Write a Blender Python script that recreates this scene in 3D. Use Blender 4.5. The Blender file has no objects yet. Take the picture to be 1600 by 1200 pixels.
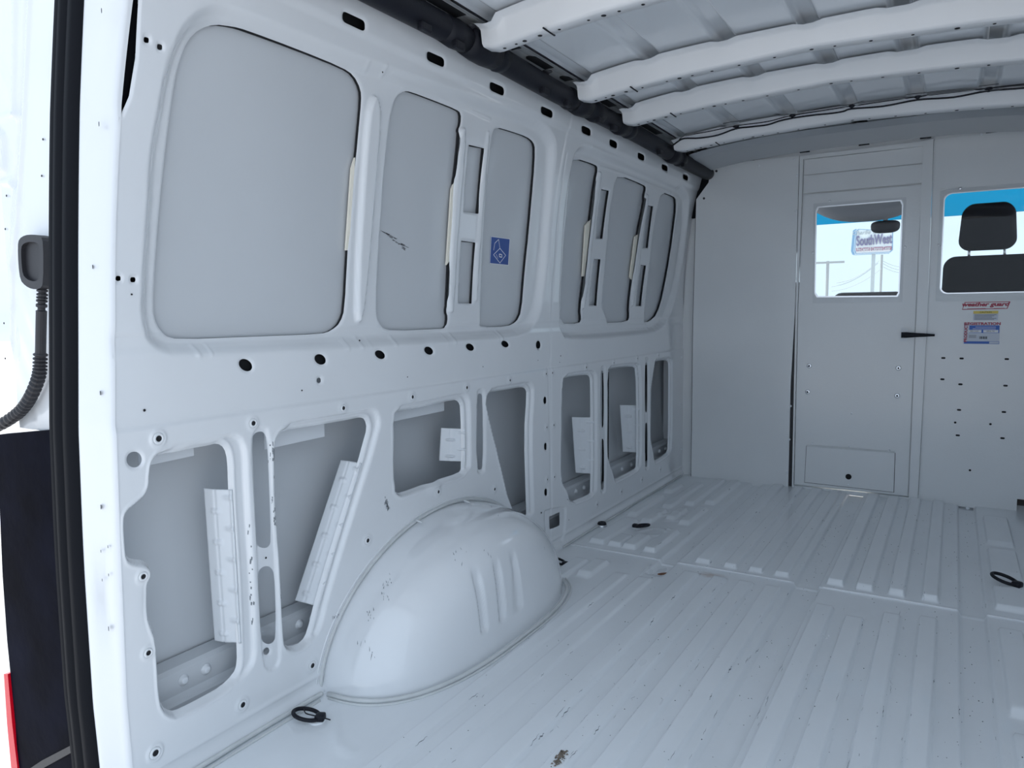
import bpy, bmesh, math, random
import numpy as np
from mathutils import Vector, Matrix
from mathutils.geometry import tessellate_polygon
random.seed(7); rng = np.random.default_rng(7)
S = bpy.context.scene; COL = S.collection
# ---------------------------------------------------------------- camera
CAM = np.array([1.2735, 0.0, 0.90]); FPX = 1145.81
R_ = np.array([0.85710929, 0.51503123, -0.01031958])
U_ = np.array([-0.04018766, 0.08682474, 0.99541269])
F_ = np.array([-0.51356461, 0.85276275, -0.09511619])
cd = bpy.data.cameras.new('camera'); cam = bpy.data.objects.new('camera', cd); COL.objects.link(cam)
cd.sensor_width = 36; cd.lens = 36 * FPX / 1600; cd.clip_start = 0.02; cd.clip_end = 500
cam.matrix_world = Matrix(((R_[0], U_[0], -F_[0], CAM[0]), (R_[1], U_[1], -F_[1], CAM[1]), (R_[2], U_[2], -F_[2], CAM[2]), (0, 0, 0, 1)))
S.camera = cam
# ---------------------------------------------------------------- world, sun, exposure
vs = S.view_settings; vs.view_transform = 'Standard'; vs.look = 'None'; vs.gamma = 1; vs.use_curve_mapping = False
vs.exposure = -0.22
S.cycles.max_bounces = 16; S.cycles.diffuse_bounces = 12; S.cycles.glossy_bounces = 8   # white sheet metal: light bounces many times
W = bpy.data.worlds.new('sky'); S.world = W; W.use_nodes = True
nt = W.node_tree; nt.nodes.clear()
def nd(t, **k):
    n = nt.nodes.new(t)
    for a, b in k.items(): setattr(n, a, b)
    return n
out = nd('ShaderNodeOutputWorld'); bg = nd('ShaderNodeBackground'); tc = nd('ShaderNodeTexCoord')
sky = nd('ShaderNodeTexSky', sky_type='NISHITA'); sky.sun_disc = False; sky.sun_elevation = math.radians(55); sky.sun_rotation = math.radians(-20); sky.air_density = 1.2
noi = nd('ShaderNodeTexNoise'); noi.inputs['Scale'].default_value = 2.6; noi.inputs['Detail'].default_value = 7; noi.inputs['Roughness'].default_value = .6
mp = nd('ShaderNodeMapping'); mp.inputs['Scale'].default_value = (1, 1, 2.6)
rmp = nd('ShaderNodeValToRGB'); rmp.color_ramp.elements[0].position = .22; rmp.color_ramp.elements[1].position = .46
rmp.color_ramp.elements[0].color = (.55, .55, .55, 1)
sc = nd('ShaderNodeMixRGB', blend_type='MULTIPLY'); sc.inputs[0].default_value = 1; sc.inputs[2].default_value = (.22, .23, .25, 1)
mx = nd('ShaderNodeMixRGB'); mx.inputs[2].default_value = (1.86, 2.2, 2.62, 1)
L = nt.links.new
L(tc.outputs['Generated'], mp.inputs[0]); L(mp.outputs[0], noi.inputs[0]); L(noi.outputs['Fac'], rmp.inputs[0])
L(sky.outputs[0], sc.inputs[1]); L(sc.outputs[0], mx.inputs[1]); L(rmp.outputs[0], mx.inputs[0]); L(mx.outputs[0], bg.inputs[0]); L(bg.outputs[0], out.inputs[0])
bg.inputs['Strength'].default_value = 0.60
sd = bpy.data.lights.new('sun', 'SUN'); sd.energy = 5.4; sd.angle = math.radians(2); sd.color = (1, .95, .88)
so = bpy.data.objects.new('sun', sd); COL.objects.link(so)
so.rotation_euler = Vector((0.55, -0.15, -0.82)).to_track_quat('-Z', 'Y').to_euler()

# ---------------------------------------------------------------- measuring helpers (metres; x right, y towards the cab, z up)
def ray(p): return R_ * (p[0] - 800) / FPX - U_ * (p[1] - 600) / FPX + F_
def on(p, ax, val):
    d = ray(p); return CAM + d * ((val - CAM[ax]) / d[ax])
def g(z):
    z = np.asarray(z, float); return 0.21 * np.clip(z - .95, 0, None) ** 2
def wall(p, off=0.0):
    x = off
    for _ in range(14):
        q = on(p, 0, x); x = off + float(g(q[2]))
    return q
def WY(pts, off=0.0): return np.array([wall(p, off)[1:] for p in pts])
YP = 3.91
def PX(p, y=YP): q = on(p, 1, y); return (q[0], q[2])
def chaikin(P, n=1, c=.25):
    P = np.asarray(P, float)
    for _ in range(n):
        Q = np.roll(P, -1, 0); P = np.stack([P * (1 - c) + Q * c, P * c + Q * (1 - c)], 1).reshape(-1, 2)
    return P
def ell(cx, cy, a, b, ang=0, n=20):
    t = np.linspace(0, 2 * np.pi, n, endpoint=False); A = math.radians(ang)
    x = a * np.cos(t); y = b * np.sin(t)
    return np.stack([cx + x * math.cos(A) - y * math.sin(A), cy + x * math.sin(A) + y * math.cos(A)], 1)
def rrect(x0, y0, x1, y1, r, n=5):
    P = []
    for cx, cy, a0 in ((x1 - r, y1 - r, 0), (x0 + r, y1 - r, 90), (x0 + r, y0 + r, 180), (x1 - r, y0 + r, 270)):
        for i in range(n + 1):
            a = math.radians(a0 + 90 * i / n); P.append((cx + r * math.cos(a), cy + r * math.sin(a)))
    return np.array(P)
def sdf(U, V, poly, far=.12):
    """signed distance to a closed outline, negative inside"""
    out = np.full(U.shape, far); P = np.asarray(poly)
    lo = P.min(0) - far; hi = P.max(0) + far
    m = (U > lo[0]) & (U < hi[0]) & (V > lo[1]) & (V < hi[1])
    if not m.any(): return out
    u = U[m]; v = V[m]; d = np.full(u.shape, 1e9); ins = np.zeros(u.shape, bool)
    for a, b in zip(P, np.roll(P, -1, 0)):
        e = b - a; L2 = e @ e
        if L2 < 1e-14: continue
        t = np.clip(((u - a[0]) * e[0] + (v - a[1]) * e[1]) / L2, 0, 1)
        d = np.minimum(d, (u - a[0] - t * e[0]) ** 2 + (v - a[1] - t * e[1]) ** 2)
        c = (a[1] > v) != (b[1] > v)
        if abs(e[1]) > 1e-12: ins ^= c & (u < e[0] * (v - a[1]) / e[1] + a[0])
    d = np.sqrt(d); out[m] = np.minimum(np.where(ins, -d, d), far); return out
def ldist(U, V, line, far=.06):
    out = np.full(U.shape, far); P = np.asarray(line); lo = P.min(0) - far; hi = P.max(0) + far
    m = (U > lo[0]) & (U < hi[0]) & (V > lo[1]) & (V < hi[1])
    if not m.any(): return out
    u = U[m]; v = V[m]; d = np.full(u.shape, 1e9)
    for a, b in zip(P[:-1], P[1:]):
        e = b - a; t = np.clip(((u - a[0]) * e[0] + (v - a[1]) * e[1]) / (e @ e), 0, 1)
        d = np.minimum(d, (u - a[0] - t * e[0]) ** 2 + (v - a[1] - t * e[1]) ** 2)
    out[m] = np.minimum(np.sqrt(d), far); return out
def sm(t): t = np.clip(t, 0, 1); return t * t * (3 - 2 * t)

# ---------------------------------------------------------------- materials
def mat(name, base, rough=.5, metal=0, coat=0, bump=0, bscale=40, spec=.5, vary=0, vscale=3):
    m = bpy.data.materials.new(name); m.use_nodes = True; n = m.node_tree; b = n.nodes['Principled BSDF']
    b.inputs['Base Color'].default_value = (*base, 1); b.inputs['Roughness'].default_value = rough; b.inputs['Metallic'].default_value = metal
    b.inputs['Coat Weight'].default_value = coat; b.inputs['IOR'].default_value = 1.5 if spec >= .3 else 1.18; b.inputs['Coat Roughness'].default_value = .06; b.inputs['Specular IOR Level'].default_value = spec
    t = n.nodes.new('ShaderNodeTexCoord')
    if vary:
        k = n.nodes.new('ShaderNodeTexNoise'); k.inputs['Scale'].default_value = vscale; k.inputs['Detail'].default_value = 5
        r = n.nodes.new('ShaderNodeValToRGB'); r.color_ramp.elements[0].position = .3; r.color_ramp.elements[1].position = .7
        r.color_ramp.elements[0].color = (*[c * (1 - vary) for c in base], 1); r.color_ramp.elements[1].color = (*[min(1, c * (1 + vary)) for c in base], 1)
        n.links.new(t.outputs['Object'], k.inputs[0]); n.links.new(k.outputs['Fac'], r.inputs[0]); n.links.new(r.outputs[0], b.inputs['Base Color'])
    if bump:
        k = n.nodes.new('ShaderNodeTexNoise'); k.inputs['Scale'].default_value = bscale; k.inputs['Detail'].default_value = 3
        p = n.nodes.new('ShaderNodeBump'); p.inputs['Strength'].default_value = bump; p.inputs['Distance'].default_value = .002
        n.links.new(t.outputs['Object'], k.inputs[0]); n.links.new(k.outputs['Fac'], p.inputs['Height']); n.links.new(p.outputs[0], b.inputs['Normal'])
        n.links.new(p.outputs[0], b.inputs['Coat Normal'])
    return m
PB = (.82, .84, .86)
M = {}
M['paint'] = mat('white_paint', PB, .26, coat=.85, bump=.05, bscale=60, vary=.025)
M['arch'] = mat('gloss_arch_paint', PB, .14, coat=1.0, vary=.02)
M['skin'] = mat('white_paint_shaded', (.62, .645, .67), .34, coat=.4, bump=.06, bscale=8, vary=.03, vscale=2)  # same van paint, base darkened to put shade into the wall cavities
M['bracket'] = mat('pale_primer', (.80, .83, .86), .4, coat=.2)
M['partition'] = mat('grey_powder_coat', (.77, .79, .80), .30, coat=.6, bump=.18, bscale=140, vary=.02)
M['roof'] = mat('roof_paint', (.74, .77, .80), .24, coat=.5, bump=.12, bscale=6, vary=.03)
M['header'] = mat('header_shade_paint', (.42, .44, .46), .4, coat=.3)  # base colour darkened for the deep shade over the partition
M['bow'] = mat('bow_paint', (.82, .83, .84), .38, coat=.3, vary=.02)
M['black'] = mat('black_plastic', (.009, .010, .016), .5, spec=.3, bump=.2, bscale=120)
M['rubber'] = mat('black_rubber', (.010, .011, .014), .6, spec=.22, bump=.2, bscale=90)
M['trim'] = mat('black_trim', (.004, .005, .012), .32, spec=.04, bump=.3, bscale=30, vary=.5, vscale=6)
M['scratch'] = mat('scratch_grey', (.20, .22, .24), .8)
M['boot'] = mat('grey_rubber', (.025, .025, .03), .5, bump=.15, bscale=60)
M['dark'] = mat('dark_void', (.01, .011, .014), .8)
M['steel'] = mat('bright_steel', (.75, .77, .8), .28, metal=1)
M['foam'] = mat('cream_foam', (.95, .90, .78), .9)
M['sealer'] = mat('seam_sealer', (.66, .68, .68), .5, bump=.4, bscale=60, vary=.06, vscale=20)
M['red'] = mat('red_reflector', (.75, .005, .02), .2)
M['blue'] = mat('blue_sticker', (.012, .07, .33), .3)
M['white'] = mat('white_print', (.85, .86, .88), .4)
M['label'] = mat('label_paper', (.62, .66, .74), .4)
M['redprint'] = mat('red_print', (.42, .03, .07), .4)
M['blueprint'] = mat('blue_print', (.02, .12, .50), .4)
M['yellow'] = mat('yellow_print', (.80, .62, .12), .4)
M['rust'] = mat('rust_brown', (.20, .09, .05), .9, bump=.6, bscale=80, vary=.4, vscale=60)
M['leaf'] = mat('dry_debris', (.18, .15, .12), .95, bump=1, bscale=200, vary=.6, vscale=120)
M['shell'] = mat('outer_body', (.66, .685, .71), .4)
M['seat'] = mat('seat_black', (.008, .008, .012), .7, spec=.2)
M['seat_tan'] = mat('seat_tan', (.30, .24, .20), .7, bump=.3, bscale=200)
M['dash'] = mat('dash_plastic', (.10, .085, .08), .6)
M['headliner'] = mat('headliner', (.40, .42, .46), .7)
M['pole'] = mat('galvanised_pole', (.55, .58, .60), .6)
M['wood'] = mat('weathered_pole', (.45, .45, .46), .8)
M['signblue'] = mat('sign_blue', (.25, .42, .62), .5)
M['signface'] = mat('sign_face', (.90, .93, .95), .4)
M['signtext'] = mat('sign_lettering', (.22, .20, .34), .5)
M['signred'] = mat('sign_bar', (.45, .22, .30), .5)
M['concrete'] = mat('bright_ground', (.60, .59, .59), .9, bump=.5, bscale=8, vary=.15, vscale=6)
def clear(name, tint, refl=1.45):
    m = bpy.data.materials.new(name); m.use_nodes = True; n = m.node_tree; n.nodes.clear()
    o = n.nodes.new('ShaderNodeOutputMaterial'); t = n.nodes.new('ShaderNodeBsdfTransparent'); q = n.nodes.new('ShaderNodeBsdfGlossy')
    f = n.nodes.new('ShaderNodeFresnel'); f.inputs[0].default_value = refl; mxx = n.nodes.new('ShaderNodeMixShader')
    t.inputs[0].default_value = (*tint, 1); q.inputs['Roughness'].default_value = .02
    n.links.new(f.outputs[0], mxx.inputs[0]); n.links.new(t.outputs[0], mxx.inputs[1]); n.links.new(q.outputs[0], mxx.inputs[2]); n.links.new(mxx.outputs[0], o.inputs[0]); return m
M['glass'] = clear('clear_glass', (.97, .995, .98)); M['acrylic'] = clear('clear_acrylic', (.98, .99, .99), 1.28); M['tint'] = clear('blue_sunband', (.14, .55, .70))
def floor_mat():
    m = mat('scuffed_floor_paint', (.83, .86, .885), .33, coat=.35, bump=.12, bscale=45); n = m.node_tree; b = n.nodes['Principled BSDF']; lk = n.links.new
    t = n.nodes.new('ShaderNodeTexCoord')
    def noise(sc, det, scale=(1, 1, 1), ro=.5):
        mm = n.nodes.new('ShaderNodeMapping'); mm.inputs['Scale'].default_value = scale; k = n.nodes.new('ShaderNodeTexNoise'); k.inputs['Scale'].default_value = sc; k.inputs['Detail'].default_value = det; k.inputs['Roughness'].default_value = ro
        lk(t.outputs['Object'], mm.inputs[0]); lk(mm.outputs[0], k.inputs[0]); return k.outputs['Fac']
    def ramp(f, a, b_, c0=0., c1=1.):
        r = n.nodes.new('ShaderNodeMapRange'); r.inputs[1].default_value = a; r.inputs[2].default_value = b_; r.inputs[3].default_value = c0; r.inputs[4].default_value = c1; lk(f, r.inputs[0]); return r.outputs[0]
    def mul(a, b_, op='MULTIPLY'):
        q = n.nodes.new('ShaderNodeMath'); q.operation = op; lk(a, q.inputs[0]); lk(b_, q.inputs[1]); q.use_clamp = True; return q.outputs[0]
    speck = mul(ramp(noise(130, 2), .72, .76), ramp(noise(4, 3), .46, .62))
    speck2 = mul(ramp(noise(75, 3, (1, .5, 1)), .73, .76), ramp(noise(2.2, 3), .52, .62))
    scr = mul(ramp(noise(75, 2, (6, .06, 1)), .715, .74), ramp(noise(5, 2, (1, .8, 1)), .50, .60))
    scr = mul(scr, ramp(noise(9, 2), .40, .60))
    dark = speck
    mxr = n.nodes.new('ShaderNodeMixRGB'); mxr.inputs[2].default_value = (.07, .075, .085, 1)
    haze = ramp(noise(3, 5, (1, .4, 1), .65), .35, .65, .95, 1.02)
    cr = n.nodes.new('ShaderNodeMixRGB'); cr.blend_type = 'MULTIPLY'; cr.inputs[0].default_value = 1; cr.inputs[1].default_value = (.83, .86, .885, 1); lk(haze, cr.inputs[2])
    lk(mul(dark, ramp(noise(1.1, 1), 0, .01, .45, .45)), mxr.inputs[0]); lk(cr.outputs[0], mxr.inputs[1]); lk(mxr.outputs[0], b.inputs['Base Color'])
    lk(ramp(noise(6, 4, (1, .25, 1), .6), .3, .7, .27, .38), b.inputs['Roughness']); return m
M['floor'] = floor_mat()
def rust_stain(m, c, rad):
    n = m.node_tree; b = n.nodes['Principled BSDF']; src = b.inputs['Base Color'].links[0].from_socket; lk = n.links.new
    t = n.nodes.new('ShaderNodeTexCoord'); mp_ = n.nodes.new('ShaderNodeMapping'); mp_.vector_type = 'POINT'; mp_.inputs['Location'].default_value = (-c[0] / rad[0], -c[1] / rad[1], 0); mp_.inputs['Scale'].default_value = (1 / rad[0], 1 / rad[1], 1)
    ln = n.nodes.new('ShaderNodeVectorMath'); ln.operation = 'LENGTH'; k = n.nodes.new('ShaderNodeTexNoise'); k.inputs['Scale'].default_value = 2.5; k.inputs['Detail'].default_value = 6
    ad = n.nodes.new('ShaderNodeMath'); ad.operation = 'MULTIPLY_ADD'; ad.inputs[1].default_value = 1.3
    r_ = n.nodes.new('ShaderNodeMapRange'); r_.inputs[1].default_value = 1.45; r_.inputs[2].default_value = .75; r_.inputs[3].default_value = 0; r_.inputs[4].default_value = .55
    mx_ = n.nodes.new('ShaderNodeMixRGB'); mx_.inputs[2].default_value = (.45, .30, .20, 1)
    lk(t.outputs['Object'], mp_.inputs[0]); lk(mp_.outputs[0], ln.inputs[0]); lk(mp_.outputs[0], k.inputs[0]); lk(k.outputs['Fac'], ad.inputs[0]); lk(ln.outputs['Value'], ad.inputs[2]); lk(ad.outputs[0], r_.inputs[0])
    lk(r_.outputs[0], mx_.inputs[0]); lk(src, mx_.inputs[1]); lk(mx_.outputs[0], b.inputs['Base Color'])
q_ = on((1112, 899), 2, 0); rust_stain(M['floor'], q_, (.07, .035))

# ---------------------------------------------------------------- object helpers
def ob(name, me, m=None, parent=None, smooth=False, loc=None):
    o = bpy.data.objects.new(name, me); COL.objects.link(o)
    if m is not None and not me.materials: me.materials.append(M[m] if isinstance(m, str) else m)
    if parent: o.parent = parent
    if smooth: me.shade_smooth()
    if loc is not None: o.location = loc
    return o
def mesh(name, V, Fc):
    me = bpy.data.meshes.new(name); me.from_pydata([tuple(map(float, v)) for v in V], [], [tuple(int(i) for i in f) for f in Fc]); me.update(); return me
def struct(o): o['kind'] = 'structure'; return o
def tag(o, label, cat, group=None):
    o['label'] = label; o['category'] = cat
    if group: o['group'] = group
    return o
def empty(name, loc=(0, 0, 0)):
    o = bpy.data.objects.new(name, None); COL.objects.link(o); o.location = loc; o.empty_display_size = .05; return o
def plate_mesh(name, outer, holes, f, t):
    """flat or curved plate: outline with holes in (u,v), f(u,v,w)->xyz, thickness t"""
    loops = [np.asarray(outer)] + [np.asarray(h) for h in holes]
    tri = tessellate_polygon([[Vector((p[0], p[1], 0)) for p in l] for l in loops])
    P = np.concatenate(loops); n = len(P)
    V = [f(p[0], p[1], 0) for p in P] + [f(p[0], p[1], t) for p in P]
    Fc = []
    for a, b, c in tri:
        Fc.append((a, b, c)); Fc.append((c + n, b + n, a + n))
    o = 0
    for l in loops:
        k = len(l)
        for i in range(k):
            a = o + i; b = o + (i + 1) % k; Fc.append((a, b, b + n, a + n))
        o += k
    me = mesh(name, V, Fc)
    bm = bmesh.new(); bm.from_mesh(me); bmesh.ops.recalc_face_normals(bm, faces=bm.faces); bm.to_mesh(me); bm.free(); return me
fy = lambda y: (lambda u, v, w: (u, y + w, v))            # plate in a plane y = const
fx = lambda off: (lambda u, v, w: (off + float(g(v)) + w, u, v))  # plate following the side wall
def box_mesh(name, x0, y0, z0, x1, y1, z1, bev=0, seg=2):
    bm = bmesh.new(); bmesh.ops.create_cube(bm, size=1)
    for v in bm.verts: v.co = Vector(((x0 + x1) / 2 + v.co.x * (x1 - x0), (y0 + y1) / 2 + v.co.y * (y1 - y0), (z0 + z1) / 2 + v.co.z * (z1 - z0)))
    if bev: bmesh.ops.bevel(bm, geom=bm.edges[:], offset=bev, segments=seg, affect='EDGES', profile=.5)
    me = bpy.data.meshes.new(name); bm.to_mesh(me); bm.free(); return me
def tube_mesh(name, pts, rad, n=12, caps=True, aspect=1):
    pts = [Vector(p) for p in pts]; k = len(pts)
    if not hasattr(rad, '__len__'): rad = [rad] * k
    V = []; Fc = []; up = None
    for i, p in enumerate(pts):
        t = (pts[min(i + 1, k - 1)] - pts[max(i - 1, 0)]).normalized()
        if up is None: up = Vector((0, 0, 1)) if abs(t.z) < .9 else Vector((1, 0, 0))
        s = t.cross(up).normalized(); up = s.cross(t).normalized()
        for j in range(n):
            a = 2 * math.pi * j / n; V.append(p + (s * math.cos(a) * aspect + up * math.sin(a)) * rad[i])
    for i in range(k - 1):
        for j in range(n):
            Fc.append((i * n + j, i * n + (j + 1) % n, (i + 1) * n + (j + 1) % n, (i + 1) * n + j))
    if caps: Fc.append(tuple(range(n))[::-1]); Fc.append(tuple((k - 1) * n + j for j in range(n)))
    return mesh(name, V, Fc)
def cr(pts, n=8):
    P = np.array(pts, float); P = np.vstack([2 * P[0] - P[1], P, 2 * P[-1] - P[-2]]); out = []
    for i in range(1, len(P) - 2):
        for j in range(n):
            t = j / n; a, b, c, d = P[i - 1:i + 3]
            out.append(.5 * (2 * b + (c - a) * t + (2 * a - 5 * b + 4 * c - d) * t * t + (-a + 3 * b - 3 * c + d) * t ** 3))
    out.append(P[-2]); return out
def lathe_mesh(name, prof, n=16, mats=None):
    """profile of (radius, height); axis = local Z"""
    V = []; Fc = []; k = len(prof)
    for r, h in prof:
        for j in range(n):
            a = 2 * math.pi * j / n; V.append((r * math.cos(a), r * math.sin(a), h))
    for i in range(k - 1):
        for j in range(n): Fc.append((i * n + j, i * n + (j + 1) % n, (i + 1) * n + (j + 1) % n, (i + 1) * n + j))
    Fc.append(tuple((k - 1) * n + j for j in range(n)))
    me = mesh(name, V, Fc)
    if mats:
        for m in mats[0]: me.materials.append(M[m])
        for i in range(k - 1):
            for j in range(n): me.polygons[i * n + j].material_index = mats[1][i]
        me.polygons[-1].material_index = mats[1][-1]
    return me
def grid_sheet(name, us, vs_, height, hole, f, m, parent=None, cell=None):
    """sheet metal: a fine grid with stamped relief height(U,V), cut along hole(U,V)=0, mapped by f(U,V,H)"""
    U, V = np.meshgrid(us, vs_, indexing='ij'); nu, nv = U.shape
    if hole is not None:
        du = np.gradient(us)[:, None] * np.ones_like(V); dv = np.gradient(vs_)[None, :] * np.ones_like(U)
        Uc = (U[:-1, :-1] + U[1:, 1:]) / 2; Vc = (V[:-1, :-1] + V[1:, 1:]) / 2
        keep = hole(Uc, Vc) > 0
        k0 = np.zeros(U.shape, bool); k1 = np.zeros(U.shape, bool)
        for sl0 in (slice(None, -1), slice(1, None)):
            for sl1 in (slice(None, -1), slice(1, None)): k0[sl0, sl1] |= keep; k1[sl0, sl1] |= ~keep
        near = k0 & k1; e = 2e-4
        for it in range(3):
            un = U[near]; vn = V[near]; h0 = hole(un, vn)
            gu = (hole(un + e, vn) - hole(un - e, vn)) / (2 * e); gv = (hole(un, vn + e) - hole(un, vn - e)) / (2 * e); gg = np.maximum(gu * gu + gv * gv, .25)
            mu = .8 * du[near]; mv = .8 * dv[near]
            U[near] = un + np.clip(-h0 * gu / gg, -mu, mu); V[near] = vn + np.clip(-h0 * gv / gg, -mv, mv)
    else: keep = np.ones((nu - 1, nv - 1), bool)
    Z = height(U, V); P = f(U, V, Z).reshape(-1, 3)
    idx = np.arange(nu * nv).reshape(nu, nv)
    Q = np.stack([idx[:-1, :-1], idx[1:, :-1], idx[1:, 1:], idx[:-1, 1:]], -1)[keep]
    used = np.zeros(nu * nv, bool); used[Q.ravel()] = True; rm = np.cumsum(used) - 1; Q = rm[Q]; P = P[used]
    me = bpy.data.meshes.new(name); me.vertices.add(len(P)); me.vertices.foreach_set('co', P.astype(np.float32).ravel())
    me.loops.add(Q.size); me.loops.foreach_set('vertex_index', Q.astype(np.int32).ravel())
    me.polygons.add(len(Q)); me.polygons.foreach_set('loop_start', np.arange(0, Q.size, 4, dtype=np.int32)); me.polygons.foreach_set('loop_total', np.full(len(Q), 4, np.int32))
    me.update(calc_edges=True); me.validate()
    return ob(name, me, m, parent, smooth=True)

# ================================================================ LEFT SIDE WALL
WIN = dict(
 A1=[(313,44.6),(336.5,37.5),(363,41),(384,47),(460,75),(536,105),(554,117),(565,139),(566,157.5),(562,200),(558,244),(553,280),(545,391),(540,483),(533,504),(520,517),(504,522),(400,526),(280,530.7),(258.7,524),(245,507),(240,483),(244,408),(254.7,280),(264,200),(273.5,131),(281,97),(294,63)],
 A2=[(633,142),(643,143),(680,157),(715,171),(721.5,177),(721,194),(717,203),(719,210),(713,270),(710,285.5),(703,410),(700,475),(698,487),(701,495),(698.6,512),(690,514),(613.7,517),(596.7,511),(589.6,495),(588.7,475),(595,359),(602,260),(607,210),(613.5,170),(620.5,149)],
 A3=[(775.7,198),(800,205),(824.6,213.5),(834.5,221.7),(837.5,233),(835,280),(828,360),(820.5,430),(816,486.6),(807.7,503.6),(795,510),(752.5,511.6),(751,501),(755,401.6),(765,260),(770,210)],
 A4=[(897.6,246.5),(931,257.6),(935,263),(931,281),(923,345),(914,430),(907,484),(908.7,497),(907,505.6),(874.5,505.6),(877,465),(884,360),(890,290),(893,260)],
 A5=[(967,273),(1007,289),(1010,294),(1007,306.7),(1007.5,316),(997,367),(988,438),(983,481),(984,493.6),(982,503),(938.8,504.7),(948,400),(959,290)],
 A6=[(1034,300),(1053,306.7),(1057,313),(1056,338),(1048,400),(1037,458.7),(1027.5,490),(1016,502.5),(1005,503),(1014,430),(1026,330)],
 M1=[(734,226),(757,231.5),(748,334),(725.5,331)], M2=[(722,376),(744,379),(738,474.5),(717,474)],
 M3=[(940,295.6),(952,298),(942,373),(931.5,372.6)], M4=[(929,405),(939,405),(932.5,477.7),(920.7,477)],
 M5=[(1013,321),(1021,322.5),(1013,387.5),(1004,387.5)], M6=[(1001.5,414),(1010,415),(1002,478),(993.6,478)])
LOW = dict(
 H1=[(245,717),(249,713),(262,709),(280,707),(300,702),(330,697),(345,693),(356,700),(361,720),(362,760),(366,830),(371,900),(375,1000),(376,1040),(370,1055),(350,1075),(320,1092),(285,1110),(272,1114),(257,1105),(252,1080),(250,1040),(247,995),(240,977),(235,960),(236,925),(235,912),(241,900),(240,887),(230,877),(210,875),(202,870),(200,850),(198,815),(200,802),(215,790),(230,777),(237,760),(238,740),(240,725)],
 H2=[(435,682),(445,674),(500,665),(552,656),(569,652),(576,656),(579,670),(572,695),(564,725),(540,800),(515,880),(496,945),(486,988),(477,1005),(458,1012.5),(447,1007),(445,991),(440,883),(432,785),(431,700)],
 H3=[(617,648),(622,644),(670,635),(714,624.5),(721,627.5),(724.5,637.5),(726,732.5),(721,740),(685,751),(665,758),(630,771),(622.5,770),(617.5,762.5),(616,700)],
 H4=[(760,635),(760.5,620),(765,614),(795,609),(820,604.5),(825,607.5),(827.5,615),(823,680),(826,780),(827,812),(812,803),(797,789),(780,715)],
 H5=[(878,594),(884,590),(918,585),(924,588),(925.5,598),(926,768),(922,774),(889.5,786),(886,765),(878,754),(876,740),(876.5,660)],
 H6=[(948,579.5),(953,577),(990,572),(996,577),(997,650),(997,728),(993,734.5),(949,756.5)],
 H7=[(1016,567),(1041,562),(1046,565),(1046.5,575),(1046,700),(1042,710),(1015.5,725.5)],
 S1=[(406,674),(412,675),(417.5,685),(421,760),(424,845),(420,855),(412,857),(404,854),(401,847),(397,765),(394,685),(398,677)],
 S2=[(417,884),(424,887),(429,896),(431,950),(431,996),(427,1004),(420,1007),(412,1004),(408.6,997),(405,945),(403,896),(408,887)],
 S3=[(750,613),(754.5,620),(755,728),(750,736),(745.5,730),(745,620)],
 S4=[(940.5,577),(943,584),(943,662),(941,670),(938.6,664),(938.4,584)], S6=[(941,684),(943.5,690),(943.5,760),(941,767),(938.5,762),(938.5,690)],
 S5=[(1009.3,565),(1011,570),(1011,640),(1009.3,646),(1007.5,640),(1007.6,570)], S7=[(1009.5,659),(1011.3,664),(1011.3,726),(1009.5,731),(1007.6,727),(1007.7,664)],
 Q1=[(858,807),(874,800),(874,821),(859,827)])
cut = []
for k, p in WIN.items(): cut.append(('w' + k, chaikin(WY(p, -.025), 1 if k[0] == 'A' else 0)))
for k, p in LOW.items(): cut.append(('l' + k, chaikin(WY(p), 1 if k != 'Q1' else 0)))
small = [ell(209,718,12,12.5), ell(385,570.5,11.5,8.5,38), ell(501.6,561.6,9.5,7.5,38), ell(595,554.2,8.5,6,35), ell(671,548,7.5,5.6,38), ell(735.5,542.5,6.8,5,38), ell(790,537.6,6.2,4.5,38), ell(842,539,3.4,6.6),
         ell(499.5,594.5,3.2,4.6), ell(418,1018,4.5,6,20), ell(851,625.5,2.3,5.8), ell(852,697.5,2.3,5.8), ell(852.5,769,2.3,5.8)]
RAIL = [(551,33.6,17.5,8.5,25),(679,93,13.5,7.5,24),(775,139,11,7,24),(853,175.5,9,6.2,24),(914,204.7,7,6,24),(956.5,225,5.8,5.6,24),(1000,245,5,5,24),(1037,262,4.5,4.5,24),(1069.6,277,4,4.2,24),(400,-34,22,10,25)]
def slot(cx, cy, a, b, ang):
    A = math.radians(ang); P = rrect(-a, -b, a, b, min(a, b) * .6, 3)
    return [(cx + x * math.cos(A) - y * .92, cy + x * math.sin(A) + y) if False else (cx + x, cy + x * math.tan(A) + y) for x, y in P]
for e_ in small: cut.append(('s', WY(e_)))
for r_ in RAIL: cut.append(('r', WY(slot(*r_))))
for c in ((230,62,4,4.5,10),(251,73,4,4.5,12),(186,435,4,4,0),(209,437,4,4,0)): cut.append(('q', WY(slot(*c))))
cut.append(('r', WY([(196,-30),(219,-30),(217,10),(213,90),(203,150),(190,180),(187,178),(190,60)])))
def yend(z):    # rear edge of the side wall, where the corner pillar starts
    return np.interp(z, [0, .2, .44, .70, .92, 1.27, 1.6], [.731, .726, .731, .738, .752, .774, .80])
def hole(U, V):
    H = U - yend(V)
    H = np.minimum(H, .12)
    for k, P in cut: H = np.minimum(H, sdf(U, V, P, .03))
    return H
R1 = chaikin(WY([(217,493),(219,440),(227,320),(231,236),(244,168),(256,97),(276,47),(292,26),(313,8),(336,1),(370,8),(567,87),(668,123),(785,163),(825,177),(853,190),(868,215),(870,235),(866,300),(858,400),(850,470),(842,500),(828,520),(800,530),(541,547),(280,560),(250,552),(227,533)]), 2)
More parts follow.
